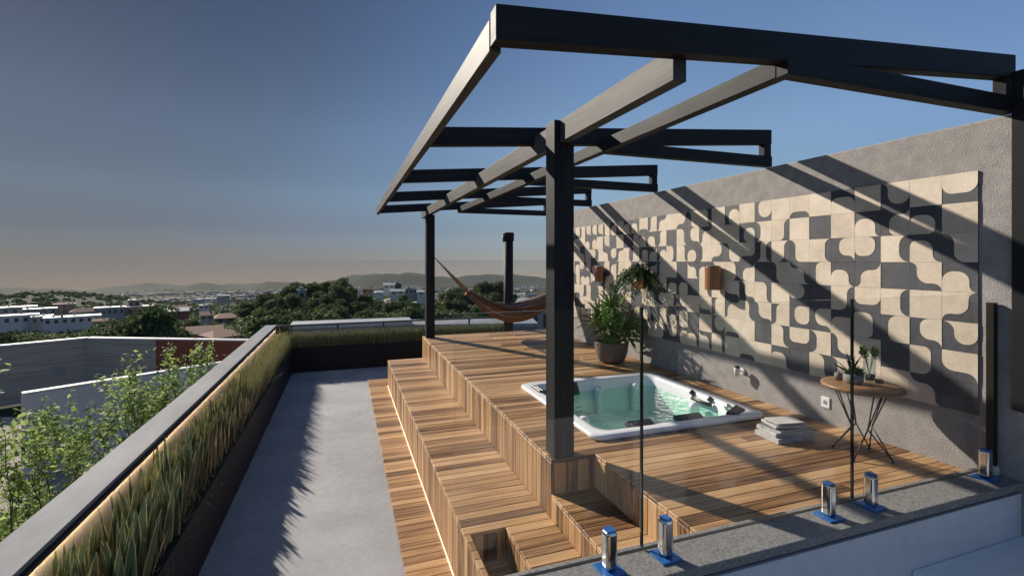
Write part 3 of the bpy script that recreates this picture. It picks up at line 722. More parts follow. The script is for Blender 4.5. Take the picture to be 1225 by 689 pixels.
# ------------------------------------------------------------------ large potted plant
pp = U(2.50, 4.15, -1)
pt = thing('potted_plant', 'big bushy palm-like plant in a round brown clay pot on the deck', 'plant', pp)
b = MB(); b.lathe([(.15, .002), (.19, .03), (.235, .15), (.25, .27), (.252, .31), (.235, .312), (.225, .29), (.215, .25), (.0, .25)][:8], pp, 36, caps=True); pot_ = b.build('pot', M['terracotta'], pt)
b = MB(); b.lathe([(.0, .262), (.222, .262)], pp, 24, caps=False); b.build('soil', M['soil'], pot_)
b = MB(); rr_ = random.Random(3)
heads = [((0, .02), .76), ((-.18, -.10), .50), ((.17, -.12), .42), ((.12, .16), .60), ((-.14, .14), .58), ((-.02, -.22), .38), ((.22, .02), .5)]
for (hx, hy), hz_ in heads:
    base = pp + Vector((hx, hy, hz_))
    b.tube([pp + Vector((hx * .3, hy * .3, .25)), pp + Vector((hx * .8, hy * .8, (hz_ + .25) / 2)), base], [.022, .018, .014], 6)
    for k in range(46):
        a_ = rr_.uniform(0, 2 * math.pi); el = rr_.uniform(-.25, 1.25)
        d = Vector((math.cos(a_) * math.cos(el), math.sin(a_) * math.cos(el), math.sin(el)))
        b.blade(base + Vector((0, 0, rr_.uniform(-.05, .04))), d, rr_.uniform(.34, .50), rr_.uniform(.03, .044), rr_.uniform(.5, 1.2), 4, .2)
b.build('foliage', M['palm'], pt, smooth='keep')

# ------------------------------------------------------------------ wall fittings
def wallpt(px, py, off=0):
    u = (px - CXP) / F; X = sth + u * cth; Y = cth - u * sth; t_ = (XW - off) / X
    return Vector((XW, Y * t_, 1.5 - (py - HY) / F * t_))
def wood_lamp(px, py, rad_, h, lab):
    c = wallpt(px, py, .03 + rad_); cx_ = XW - .03 - rad_
    t_ = thing('wall_lamp', lab, 'wall lamp', (XW - .012, c.y, c.z), 'slatted wooden wall lamps')
    b = MB(); n = 20
    for k in range(n):
        an = 2 * math.pi * k / n
        b.obox(Vector((cx_ + rad_ * math.cos(an), c.y + rad_ * math.sin(an), c.z)), (.012, rad_ * .27, h), Matrix.Rotation(an, 3, 'Z'))
    b.build('slat_shade', M['lamp_wood'], t_, .003)
    b = MB(); b.lathe([(rad_ * .9, c.z - h / 2 + .02), (rad_ * .9, c.z + h / 2 - .015)], (cx_, c.y, 0), 20); b.build('inner_cup', M['copper'], t_)
    b = MB(); b.lathe([(rad_ * 1.02, c.z + h / 2 - .012), (rad_ * 1.06, c.z + h / 2 - .004), (rad_ * .8, c.z + h / 2 + .012), (rad_ * .15, c.z + h / 2 + .02)], (cx_, c.y, 0), 24); b.build('top_ring', M['black_metal'], t_)
    b = MB(); b.box(cx_ + rad_ * .8, XW - .013, c.y - .02, c.y + .02, c.z - .03, c.z + .03); b.build('bracket', M['black_metal'], t_, .003)
wood_lamp(853, 333, .085, .27, 'larger slatted wooden wall lamp above the tub')
wood_lamp(717, 328, .07, .25, 'smaller slatted wooden wall lamp at the far left of the tiles')
c = wallpt(766, 338, .12)
wp = thing('wall_planter', 'copper wall pot of trailing green plant between the wooden wall lamps', 'wall planter', (XW - .012, c.y, c.z))
cx_ = XW - .12
b = MB(); b.lathe([(.075, c.z - .09), (.084, c.z - .08), (.09, c.z + .075), (.082, c.z + .078), (.075, c.z + .05)], (cx_, c.y, 0), 24); b.build('pot', M['copper'], wp)
b = MB(); b.box(cx_ + .085, XW - .013, c.y - .02, c.y + .02, c.z - .04, c.z + .02); b.build('bracket', M['black_metal'], wp, .003)
b = MB(); rr_ = random.Random(9); c_top = Vector((cx_, c.y, c.z + .07))
for k in range(120):
    a_ = rr_.uniform(0, 2 * math.pi); el = rr_.uniform(.1, 1.4); d = Vector((math.cos(a_) * math.cos(el) - .12, math.sin(a_) * math.cos(el) + .35, math.sin(el))).normalized()
    p = c_top.copy(); vel = d * rr_.uniform(.06, .085); pts = [p.copy()]
    for q in range(6):
        p = p + vel; vel += Vector((0, 0, -.021))
        if p.x > XW - .03: p.x = XW - .03
        pts.append(p.copy())
        for w in range(5):
            dd = Vector((rr_.gauss(0, 1), rr_.gauss(0, 1), rr_.gauss(0, 1))).normalized(); e = Vector((rr_.gauss(0, 1), rr_.gauss(0, 1), rr_.gauss(0, 1))).cross(dd).normalized()
            cc_ = p + dd * .022; cc_.x = min(cc_.x, XW - .04); b.quad(cc_, e * .009, dd * .022)
    b.tube(pts, .0018, 3, False)
b.build('foliage', M['trail'], wp, smooth='keep')
c = wallpt(889, 443)
sp_ = thing('wall_spotlight', 'small white swivel spotlight low on the grey wall under the tiles', 'spotlight', (XW, c.y, c.z))
b = MB(); b.tube([(XW - .001, c.y, c.z - .005), (XW - .02, c.y, c.z - .005)], .034, 18); b.build('mount', M['white_plastic'], sp_, .003)
b = MB(); b.tube([(XW - .02, c.y, c.z - .005), (XW - .08, c.y, c.z + .0)], .010, 8); b.build('arm', M['white_plastic'], sp_)
b = MB(); b.tube([(XW - .085, c.y + .01, c.z - .055), (XW - .088, c.y, c.z + .03), (XW - .088, c.y, c.z + .035)], [.022, .032, .030], 18); b.build('head', M['white_plastic'], sp_)
b = MB(); b.tube([(XW - .088, c.y, c.z + .036), (XW - .088, c.y, c.z + .055)], .026, 16); b.build('cap', M['black_metal'], sp_)
c = wallpt(988, 481)
sk = thing('wall_socket', 'white square power socket low on the grey wall left of the table', 'socket', (XW, c.y, c.z))
b = MB(); b.box(XW - .010, XW - .001, c.y - .042, c.y + .042, c.z - .05, c.z + .05); b.build('plate', M['white_plastic'], sk, .004)
b = MB(); b.tube([(XW - .0105, c.y, c.z), (XW - .012, c.y, c.z)], .020, 14); b.build('outlet', M['hgrey'], sk)

# ------------------------------------------------------------------ side table and what stands on it
def onplane(px, py, zu):
    u = (px - CXP) / F; w = -(py - HY) / F; t_ = zu / w; return Vector((t_ * (sth + u * cth) * S, t_ * (cth - u * sth) * S, zu * S + 1.5))
tc_ = onplane(1031, 459, -.635); TR = .272; ZTT = tc_.z
tbl = thing('side_table', 'round wooden side table on black wire legs by the tiled wall', 'table', (tc_.x, tc_.y, 0))
b = MB()
w_ = .09; x = -TR
disc = []
b.uv = b.bm.loops.layers.uv.new('UVMap')
prof = [(TR - .012, -.034), (TR - .003, -.028), (TR, -.018), (TR - .004, -.006), (TR - .014, 0)]
b.lathe(prof, (tc_.x, tc_.y, ZTT), 56)
for f in b.bm.faces:
    for l in f.loops: l[b.uv].uv = (l.vert.co.x * .8, l.vert.co.y + l.vert.co.z)
b.build('tabletop', M['table_wood'], tbl)
for k in range(4):
    b = MB(); a0 = R(20 + 90 * k)
    foot = Vector((tc_.x + TR * .72 * math.cos(a0), tc_.y + TR * .72 * math.sin(a0), .006))
    for s_ in (-1, 1):
        a1 = a0 + s_ * R(45); wst = Vector((tc_.x + TR * .27 * math.cos(a1), tc_.y + TR * .27 * math.sin(a1), ZTT * .40))
        b.tube([foot, wst], .0052, 7)
        a2 = a1 - s_ * R(8); b.tube([wst, Vector((tc_.x + TR * .70 * math.cos(a2), tc_.y + TR * .70 * math.sin(a2), ZTT - .036))], .0052, 7)
    b.tube([foot - Vector((0, 0, .005)), foot + Vector((0, 0, .004))], .009, 8)
    b.build('leg', M['black_metal'], tbl)
def ontable(px, py): return onplane(px, py, -.635)
q = ontable(1003, 454)
t_ = thing('small_cup', 'small brown clay cup at the left of the round table', 'cup', q)
b = MB(); b.lathe([(.022, .001), (.026, .004), (.028, .058), (.024, .058), (.022, .02)], q, 20); b.build('cup_body', M['terracotta'], t_)
b = MB(); b.lathe([(.0235, .046), (.012, .052), (.004, .075)], q, 12); b.build('sprig', M['grey_clay'], t_)
q = ontable(1021, 458)
t_ = thing('succulent_pot', 'grey stone bowl of pointed green succulents on the table', 'plant', q)
b = MB(); b.lathe([(.05, .001), (.064, .012), (.068, .07), (.062, .072), (.058, .05)], q, 26); b.build('bowl', M['grey_clay'], t_)
b = MB(); rr_ = random.Random(2)
for (hx, hy, L, n) in ((-.02, 0, .20, 16), (.03, .01, .085, 26), (.0, -.03, .08, 24), (.035, -.025, .07, 18)):
    for k in range(n):
        a_ = rr_.uniform(0, 6.28); el = rr_.uniform(.45, 1.4); b.blade(q + Vector((hx, hy, .06)), (math.cos(a_) * math.cos(el), math.sin(a_) * math.cos(el), math.sin(el)), L * rr_.uniform(.6, 1), .018, .1, 3, .35)
b.build('foliage', M['succ'], t_, smooth='keep')
q = ontable(1040, 456)
t_ = thing('glass_vase', 'tall clear glass vase with a bright green sprig on the table', 'vase', q)
b = MB(); b.lathe([(.0, .001), (.040, .001), (.041, .01), (.041, .195), (.0375, .195), (.0375, .012), (.0, .012)], q, 28, caps=False); b.build('vase_body', M['vase'], t_)
b = MB(); b.lathe([(.030, .0125), (.036, .02), (.036, .055), (.015, .060)], q, 18); b.build('pebbles', M['grey_clay'], t_)
b = MB(); rr_ = random.Random(12)
for k in range(9):
    a_ = rr_.uniform(0, 6.28); p1 = q + Vector((math.cos(a_) * .03, math.sin(a_) * .03, .195)); p2 = p1 + Vector((math.cos(a_) * .025, math.sin(a_) * .025, rr_.uniform(.03, .075)))
    b.tube([q + Vector((0, 0, .05)), p1, p2], .0018, 4)
    for w in range(26):
        dd = Vector((rr_.gauss(0, 1), rr_.gauss(0, 1), rr_.gauss(.4, 1))).normalized(); e = Vector((rr_.gauss(0, 1), rr_.gauss(0, 1), rr_.gauss(0, 1))).cross(dd).normalized()
        b.quad(p1.lerp(p2, rr_.random()) + dd * .016, e * .006, dd * .016)
b.build('sprig', M['bright'], t_, smooth='keep')
q = ontable(1052, 457)
b = MB(); b.lathe([(.022, .001), (.030, .006), (.030, .014), (.020, .022)], q, 20); tag(b.build('trinket_dish', M['hpink'], None), 'tiny round clay dish beside the glass vase on the table', 'dish')

# ------------------------------------------------------------------ stack of papers and books by the tub
q = onplane(938, 522, -1.0); q.z = 0
SL = [('folded_newspaper', .44, .30, .050, 4, 'paper', 'thick folded newspaper at the bottom of the stack by the tub'), ('folded_newspaper', .42, .29, .045, -3, 'paper', 'folded newspaper second from the bottom of the stack by the tub'),
      ('magazine', .38, .26, .022, 9, 'paper_dark', 'dark covered magazine in the middle of the stack by the tub'), ('folded_newspaper', .33, .24, .026, -6, 'paper', 'smaller folded newspaper near the top of the stack by the tub'),
      ('magazine', .30, .21, .014, 14, 'paper_dark', 'slim dark magazine second from the top of the stack by the tub'), ('magazine', .29, .20, .012, -2, 'hwall', 'pale magazine topmost on the stack by the tub')]
z = .002
for nm, L, D, h, rot, mt, lab in SL:
    L *= .86; D *= .86; h *= .74
    base = Vector((q.x + random.uniform(-.012, .012), q.y + random.uniform(-.012, .012), z)); m = Matrix.Rotation(R(rot - 8), 3, 'Z')
    t_ = thing(nm, lab, 'newspaper' if 'news' in nm else 'magazine', base, 'papers stacked by the tub')
    b = MB(); n = max(2, int(h / .007))
    for k in range(n):
        e = random.uniform(-.006, .006); hh = h / n
        b.obox(base + m @ Vector((e, random.uniform(-.004, .004), hh * (k + .5))), (L + e, D + random.uniform(-.008, .008), hh * .86), m)
    b.build('pages', M['paper' if mt != 'hwall' else 'hwall'], t_, .003)
    b = MB(); b.obox(base + m @ Vector((0, 0, h + .001)), (L * .99, D * .99, .0022), m); b.build('cover', M[mt], t_)
    z += h + .0035
# ------------------------------------------------------------------ planting in the planters
def snake():
    t_ = thing('snake_plant', 'snake plant with upright yellow-edged leaves in the left planter', 'plant', (0, 0, 0), 'snake plants in the left planter')
    return t_
protos = []
rr_ = random.Random(21)
for v in range(5):
    t_ = snake(); b = MB()
    for k in range(rr_.randint(7, 10)):
        a_ = rr_.uniform(0, 6.28); el = rr_.uniform(1.36, 1.56); rad_ = rr_.uniform(0, .06)
        b.blade(Vector((math.cos(a_) * rad_, math.sin(a_) * rad_, -.02)), (math.cos(a_) * math.cos(el), math.sin(a_) * math.cos(el), math.sin(el)), rr_.uniform(.41, .55), rr_.uniform(.08, .118), rr_.uniform(-.08, .08), 6, .20, True)
    b.build('leaves', M['snake'], t_, smooth='keep', local=True); protos.append((t_, kidsof(t_)))
y = .75; i = 0
while y < 8.2:
    pr_, kk = protos[i % 5]
    loc = (XI + .06 + .24 * random.random() ** 1.3, y, ZP - .05); sc_ = random.uniform(.90, 1.06) * (1 if y < 5 else .85)
    if i < 5: pr_.location = loc; pr_.rotation_euler.z = random.uniform(0, 6); pr_.scale = (sc_,) * 3
    else: dup(pr_, loc, random.uniform(0, 6), sc_, kids=kk)
    i += 1; y += random.uniform(.055, .09)
def grass(name, label, n, xr, yr, z, hr, wr, m, lean=.25):
    b = MB(); rg_ = random.Random(n)
    for k in range(n):
        x, y_ = rg_.uniform(*xr), rg_.uniform(*yr); a_ = rg_.uniform(0, 6.28); el = 1.57 - abs(rg_.gauss(0, lean))
        b.blade((x, y_, z), (math.cos(a_) * math.cos(el), math.sin(a_) * math.cos(el), math.sin(el)), rg_.uniform(*hr), rg_.uniform(*wr), rg_.uniform(0, .5), 3, .1)
    return tag(b.build(name, m, None, smooth='keep'), label, 'grass', kind='stuff')
grass('dry_grass', 'straw coloured dry grass between the snake plants', 1300, (XI + .12, XF - .04), (.6, 8.0), ZP - .06, (.16, .40), (.006, .012), M['drygrass'], .22)
grass('dry_litter', 'dry leaf litter along the planter edge', 1400, (XF - .14, XF - .02), (.6, 8.0), ZP - .05, (.06, .15), (.008, .014), M['drygrass'], .9)
grass('tall_grass', 'tall yellow green grass at the far part of the left planter', 3000, (XI + .05, XF - .05), (7.2, YB0), ZP - .06, (.25, .50), (.006, .011), M['greengrass'], .22)
grass('tall_grass', 'tall green grass filling the far planter', 6500, (XF - .3, 4.0), (YB0 + .06, YB1 - .06), ZP - .06, (.28, .46), (.006, .012), M['greengrass'], .16)
# ------------------------------------------------------------------ neighbouring walls below the terrace
def wallrun(p, q, th, z0, z1, m, name, parent, mi=None):
    d = (q - p); L = Vector((d.x, d.y, 0)).length; a_ = math.atan2(d.y, d.x)
    b = MB(); b.obox(Vector(((p.x + q.x) / 2, (p.y + q.y) / 2, (z0 + z1) / 2)), (L, th, z1 - z0), Matrix.Rotation(a_, 3, 'Z')); return b.build(name, m, parent, .01)
ww = thing('garden_wall', 'pale smooth concrete garden wall with white coping behind the light green trees', 'wall', at(30, 18.5, -7))
p, q = at(26, 18.6, 0), at(330, 26.5, 0)
wallrun(p, q, .30, -7.3, -3.70, M['pale_conc'], 'wall_body', ww); wallrun(p, q, .36, -3.697, -3.62, M['rwhite'], 'coping', ww)
nb = thing('board_marked_wall', 'tall dark board-marked concrete wall with light coping and a corner', 'wall', at(103, 32, -7))
A_, B_, C_, D_ = at(-150, 25.5, 0), at(103, 32, 0), at(189, 31.6, 0), at(312, 31.0, 0)
wallrun(A_, B_, .4, -7.3, -3.70, M['board'], 'wall_face', nb); wallrun(B_ + Vector((-.05, -.05, 0)), C_, .395, -7.3, -3.71, M['board'], 'wall_face', nb)
wallrun(A_, B_ + Vector((.1, 0, 0)), .5, -3.698, -3.60, M['rwhite'], 'coping', nb); wallrun(B_ + Vector((.12, 0, 0)), C_, .5, -3.708, -3.604, M['rwhite'], 'coping', nb)
for px_ in (68, 78):
    c = at(px_, 31.1 - (103 - px_) * .012, 0); b = MB(); d_ = (B_ - A_).normalized(); a_ = math.atan2(d_.y, d_.x)
    c = A_ + d_ * ((c - A_).dot(d_)); nrm = Vector((d_.y, -d_.x, 0)) * .2
    b.obox(Vector((c.x, c.y, -5.6)) + nrm, (.34 if px_ == 68 else .16, .06, .75 if px_ == 68 else .5), Matrix.Rotation(a_, 3, 'Z')); b.build('vent', M['hgrey'], nb)
bk = thing('brick_wall', 'red brick wall with pale coping right of the board-marked wall', 'wall', C_)
wallrun(C_ + Vector((.02, 0, 0)), D_, .38, -7.3, -3.70, M['brick'], 'wall_face', bk); wallrun(C_ + Vector((.02, 0, 0)), D_, .48, -3.698, -3.602, M['rwhite'], 'coping', bk)
b = MB(); v = [b.bm.verts.new(q) for q in (at(-260, 9, -6.985), at(330, 9, -6.985), at(330, 26, -6.985), at(-330, 26, -6.985))]; b.bm.faces.new(v); struct(b.build('path', M['path']))
# ------------------------------------------------------------------ light green trees beyond the parapet
def near_tree(px, D, ytop, spread, label, seed, leaves=3600, h0=.35):
    rg_ = random.Random(seed); base = at(px, D, -7); ht = (1.5 - (ytop - HY) / F * D) + 7
    t_ = thing('garden_tree', label, 'tree', base)
    tr = MB(); lf = MB(); ends = []
    def branch(p, d, L, r, lev):
        n = 5; pts = [p.copy()]; 
        for k in range(n):
            d = (d + Vector((rg_.gauss(0, .13), rg_.gauss(0, .13), rg_.gauss(.05, .07)))).normalized(); p = p + d * L / n; pts.append(p.copy())
            if lev >= 1: ends.append((p.copy(), lev))
        tr.tube(pts, [r * (1 - .55 * k / n) for k in range(n + 1)], 7 if lev < 2 else 4, False)
        if lev < 3:
            for k in range(5 if lev == 0 else 4):
                s_ = rg_.uniform(.35, 1.0); i_ = min(int(s_ * n), n - 1); a_ = rg_.uniform(0, 6.28)
                nd = (d * .75 + Vector((math.cos(a_), math.sin(a_), rg_.uniform(0, .5))) * rg_.uniform(.55, 1.0)).normalized()
                branch(pts[i_ + 1], nd, L * rg_.uniform(.45, .68), max(r * .45, .007), lev + 1)
    trunk_h = ht * h0
    for k in range(2):
        a_ = rg_.uniform(0, 6.28); branch(base + Vector((0, 0, -.1)) + Vector((math.cos(a_), math.sin(a_), 0)) * .1, Vector((math.cos(a_) * .22, math.sin(a_) * .22, 1)).normalized(), ht * .60, .075, 0)
    # scale the crown into its height and width
    zs = [e[0].z for e in ends]; top = max(zs); xs = [(e[0] - base).to_2d().length for e in ends]; w = sorted(xs)[int(len(xs) * .9)]
    kz = ht / (top - base.z); kw = spread * D / F / 2 / w
    for v in tr.bm.verts:
        v.co = Vector((base.x + (v.co.x - base.x) * kw, base.y + (v.co.y - base.y) * kw, base.z + (v.co.z - base.z) * kz))
    E_ = [Vector((base.x + (e.x - base.x) * kw, base.y + (e.y - base.y) * kw, base.z + (e.z - base.z) * kz)) for e, l_ in ends if l_ >= 2 and e.z > base.z + ht * .35 / kz]
    cen = sum(E_, Vector((0, 0, 0))) / len(E_); shx, shy = (cen.x - base.x) / (cen.z - base.z), (cen.y - base.y) / (cen.z - base.z)
    for v in tr.bm.verts: h_ = v.co.z - base.z; v.co.x -= shx * h_; v.co.y -= shy * h_
    E_ = [Vector((e.x - shx * (e.z - base.z), e.y - shy * (e.z - base.z), e.z)) for e in E_]
    rg_.shuffle(E_); E_ = E_[:int(len(E_) * .7)]
    for k in range(int(leaves * .8)):
        c = rg_.choice(E_) + Vector((rg_.gauss(0, .06), rg_.gauss(0, .06), rg_.gauss(0, .05)))
        dd = Vector((rg_.gauss(0, 1), rg_.gauss(0, 1), rg_.gauss(-.2, .6))).normalized(); e = Vector((rg_.gauss(0, .5), rg_.gauss(0, .5), 1)).cross(dd).normalized()
        b_ = .035 + .075 * rg_.random() ** 1.6; lf.quad(c, e * b_ * .42, dd * b_)
    tr.build('trunk', M['bark'], t_, smooth='keep'); lf.build('crown', M['near'], t_, smooth='keep')
near_tree(36, 9.2, 418, 120, 'airy light green tree at the far left picture edge', 4, 4200)
near_tree(128, 11.5, 468, 130, 'low bushy light green tree before the pale garden wall', 15, 5200)
near_tree(172, 12.0, 412, 90, 'slim light green tree standing left of the brick wall', 8, 3600)
near_tree(232, 13.0, 403, 105, 'light green tree reaching up before the red brick wall', 19, 4600)
near_tree(22, 12.5, 578, 100, 'small light green shrub low beside the left parapet', 33, 2600)
# ------------------------------------------------------------------ trees of the hills: five kinds, copied
def crown_mesh(seed, m, hgt, wid, nl, per, leaf):
    rg_ = random.Random(seed); b = MB()
    for k in range(nl):
        a_ = rg_.uniform(0, 6.28); rr = wid / 2 * math.sqrt(rg_.random()) * .72; zc = hgt * (rg_.uniform(.36, .84)); rr *= 1.15 - abs(zc / hgt - .5) * .9
        cc = Vector((math.cos(a_) * rr, math.sin(a_) * rr, zc)); rl = wid * rg_.uniform(.14, .26)
        for q in range(per):
            d = Vector((rg_.gauss(0, 1), rg_.gauss(0, 1), rg_.gauss(.25, .9))).normalized(); rad_ = rl * rg_.uniform(.55, 1.05) ** .6
            p = cc + Vector((d.x * rad_, d.y * rad_, d.z * rad_ * .72)); n = (d + Vector((rg_.gauss(0, .5), rg_.gauss(0, .5), rg_.gauss(0, .5)))).normalized()
            e = n.cross(Vector((rg_.gauss(0, 1), rg_.gauss(0, 1), rg_.gauss(0, 1)))).normalized(); f_ = n.cross(e)
            s_ = leaf * rg_.uniform(.6, 1.2); b.quad(p, e * s_, f_ * s_)
    return b
KIND = []
specs = [('dark dense evergreen', 'oak', 9, 9.5), ('dark round crowned', 'oak', 8, 11), ('olive green spreading', 'oak2', 7.5, 10.5), ('tall dark', 'oak', 11.5, 8.5), ('pale olive bushy', 'oak2', 6.0, 8.0)]
for i, (nm, mt, hh, ww_) in enumerate(specs):
    t_ = thing('hill_tree', '', 'tree', (0, 0, 0))
    crown_mesh(50 + i, M[mt], hh, ww_, 26, 95, .36).build('crown', M[mt], t_, local=True, smooth='keep')
    b = MB(); b.tube([(0, 0, -1.5), (.1, .05, hh * .25), (0, .1, hh * .55)], [.32, .25, .12], 7)
    for k in range(4):
        a_ = k * 1.6 + i; b.tube([(.08, .05, hh * .28), (math.cos(a_) * ww_ * .2, math.sin(a_) * ww_ * .2, hh * .55)], [.16, .06], 5)
    b.build('trunk', M['bark'], t_, local=True); KIND.append((t_, kidsof(t_), nm)); 
used = set(); NTREE = 0
def plant_tree(k, px, D, sc_, where, group):
    global NTREE
    t_, kk, nm = KIND[k]; p = at(px, D); p.z -= .3; lab = '%s tree %s' % (nm, where); rot = random.uniform(0, 6.28)
    s3 = (sc_ * random.uniform(.9, 1.15), sc_ * random.uniform(.9, 1.15), sc_ * random.uniform(.85, 1.2))
    if k not in used:
        used.add(k); t_.location = p; t_.rotation_euler.z = rot; t_.scale = s3; t_['label'] = lab; t_['group'] = group + ' ' + nm
    else: dup(t_, p, rot, s3, lab, group + ' ' + nm, kk)
    NTREE += 1
HOUSES = []   # (px0, px1, depth) kept clear of trees in front
def clear(px, D, rpx, ytree):
    for h in HOUSES:
        if h[0] - rpx * .6 < px < h[1] + rpx * .6 and h[2] - 60 < D < h[2] + 8 and D > h[2] * .35:
            if ytree < h[4] - 2: return False
    return True
def house(px0, px1, yt, yb, D, dep, wm, roof, rm, label, nwin=0, cat='house', name='house', rot=0, rows=1):
    HOUSES.append((px0, px1, D, yt, yb))
    c = at((px0 + px1) / 2, D, 0); w = (px1 - px0) * D / F; zb = 1.5 - (yb - HY) / F * D; h = (yb - yt) * D / F
    t_ = thing(name, label, cat, (c.x, c.y, zb)); ry = math.atan2(c.x, c.y); m = Matrix.Rotation(-ry + rot, 3, 'Z')
    o3 = Vector((c.x, c.y, zb))
    def P(x, y, z): return o3 + m @ Vector((x, y, z))
    rh = {'flat': .35, 'gable': h * .42, 'hip': h * .45, 'none': 0}[roof]; hw = h - rh
    b = MB(); b.obox(P(0, dep / 2, hw / 2 - 3), (w, dep, hw + 6), m); b.build('wall', M[wm], t_)
    b = MB(); ov = .5
    if roof == 'flat': b.obox(P(0, dep / 2, hw + .18), (w + .6, dep + .6, .34), m)
    elif roof in ('gable', 'hip'):
        i_ = w * .28 if roof == 'hip' else 0
        q = [P(-w / 2 - ov, -ov, hw + .01), P(w / 2 + ov, -ov, hw + .01), P(w / 2 + ov, dep + ov, hw + .01), P(-w / 2 - ov, dep + ov, hw + .01), P(-w / 2 - ov + i_, dep / 2, hw + rh), P(w / 2 + ov - i_, dep / 2, hw + rh)]
        v = [b.bm.verts.new(z) for z in q]
        for f in ((0, 1, 5, 4), (2, 3, 4, 5), (1, 2, 5), (3, 0, 4), (3, 2, 1, 0)): b.bm.faces.new([v[k] for k in f])
    rf_ = b.build('roof', M[rm], t_)
    if roof == 'flat' and D > 100:
        hr_ = random.Random(int(px0 * 10 + D))
        for k in range(hr_.randint(1, 3)):
            b = MB(); x_, y_ = hr_.uniform(-.42, .42) * w, hr_.uniform(.2, .8) * dep
            if hr_.random() < .5: b.lathe([(.8, hw + .36), (.95, hw + 1.5), (.7, hw + 1.7)], P(x_, y_, 0), 10); b.build('water_tank', M['hgrey'], rf_)
            else: b.obox(P(x_, y_, hw + .95), (hr_.uniform(1.5, 3.2), 2.2, 1.2), m); b.build('roof_housing', M[wm], rf_)
    elif roof == 'gable' and nwin:
        b = MB(); b.obox(P(w * .22, dep * .55, hw + rh * .9), (.7, .7, 1.8), m); b.build('chimney', M['hpink'], rf_)
    for r_ in range(rows):
        for k in range(nwin):
            x = (-.5 + (k + .5) / nwin) * w; b = MB(); wh = hw / rows
            b.obox(P(x, -.03, wh * (r_ + .52)), (w / nwin * .46, .12, wh * .45), m); b.build('window', M['pane'], t_)
    return t_
house(0, 39, 377, 388.5, 370, 12, 'hwall', 'flat', 'rwhite', 'long white flat-roofed house at the far left above the tree belt', 5)
house(41, 60, 378, 388, 376, 10, 'hgrey', 'flat', 'rgrey', 'small blue grey house beside the long white house', 3)
house(62, 113, 378.5, 388, 362, 12, 'hwall', 'flat', 'rgrey', 'long white house with a row of dark windows and grey roof', 7)
house(113, 127, 381.5, 388, 352, 9, 'hpink', 'gable', 'rtile', 'low clay house with a tiled roof at the white houses\' end', 2)
house(-30, 32, 368, 377, 452, 12, 'hcream', 'flat', 'rgrey', 'long beige flat-roofed block behind the white houses', 8)
house(34, 63, 369, 377, 446, 10, 'hgrey', 'flat', 'rgrey', 'grey flat-roofed block behind the blue grey house', 4)
house(67, 87, 363.5, 376, 470, 12, 'hpink', 'flat', 'rtile', 'tall clay coloured block behind the long white houses', 3, rows=2)
house(88, 112, 369, 378, 430, 14, 'hcream', 'hip', 'rtile', 'house with a broad pale orange hipped roof', 3)
house(117, 145, 367.5, 378, 440, 12, 'hgrey', 'flat', 'rgrey', 'pale grey block with a dark window band', 5)
house(147, 181, 366.5, 378, 458, 14, 'hpink', 'flat', 'rgrey', 'wide clay block below the square stair tower', 5)
house(155, 166, 358.5, 368, 466, 8, 'hpink', 'flat', 'rgrey', 'square clay tower rising behind the wide clay block', 2, cat='tower', name='tower')
house(184, 222, 369, 378, 450, 16, 'brick', 'gable', 'rwhite', 'red walled hall under a broad white sheet roof', 0)
house(203, 222, 365, 371, 560, 12, 'hcream', 'gable', 'rtile', 'small house with a clay roof behind the white-roofed hall', 2)
house(241, 254, 373, 383, 262, 9, 'hcream', 'gable', 'rtile', 'small cream house with clay gable roof among trees', 2)
house(259, 280, 376, 386, 232, 11, 'hpink', 'hip', 'rtile', 'dark walled house under a wide hipped tile roof among trees', 2)
house(261, 274, 353.5, 362, 1000, 16, 'hcream', 'flat', 'rwhite', 'lone cream apartment block standing in the far plain', 4, cat='apartment block', name='apartment_block', rows=3)
house(239, 249, 365, 370, 620, 10, 'hwall', 'flat', 'rwhite', 'small bright white house left of the cream apartment block', 2)
house(218, 262, 392, 409, 128, 9, 'hpink', 'gable', 'rtile', 'larger house with a pinkish tiled gable roof above the brick wall', 0)
house(258, 290, 396, 410, 118, 8, 'hpink', 'hip', 'rtile', 'lower house with a pinkish hipped roof above the brick wall', 0, rot=.4)
house(356, 366, 346.5, 360, 236, 4, 'hgrey', 'flat', 'rgrey', 'slim grey water tower rising from the wooded hill', 1, cat='tower', name='water_tower')
house(459, 472, 338.5, 345, 415, 10, 'hwall', 'gable', 'rwhite', 'white gabled house on the hill saddle left of the far post', 2)
house(472, 480, 338.5, 344, 425, 9, 'brick', 'flat', 'rgrey', 'dark red house beside the white gabled hill house', 1)
house(434, 446, 343, 350, 425, 9, 'hpink', 'gable', 'rtile', 'clay house at the left of the hill saddle houses', 2)
house(467, 484, 346, 352, 396, 9, 'hwall', 'gable', 'rwhite', 'low white roofed house below the white gabled hill house', 2)
house(449, 459, 348, 352.5, 392, 9, 'hwall', 'hip', 'rwhite', 'small white house left on the hill saddle', 1)
house(485, 499, 345, 352, 388, 10, 'hgrey', 'flat', 'rgrey', 'grey flat house on the hill saddle', 3)
house(499, 509, 347, 353, 380, 9, 'hwall', 'gable', 'rwhite', 'white house right on the hill saddle beside the far post', 1)
house(619, 660, 363, 402, 62, 9, 'hgrey', 'flat', 'rgrey', 'grey flat-roofed building seen right of the flue pipe', 3, cat='building', name='building')
house(357, 488, 386, 394, 42, 2.4, 'hgrey', 'flat', 'roofpale', 'long pale metal roofed building just beyond the far railing', 0, cat='building', name='building')
house(489, 640, 387, 395, 46, 3.5, 'hgrey', 'flat', 'rgrey', 'grey roofed long building beyond the railing right of the far post', 0, cat='building', name='building')
rg_ = random.Random(77)
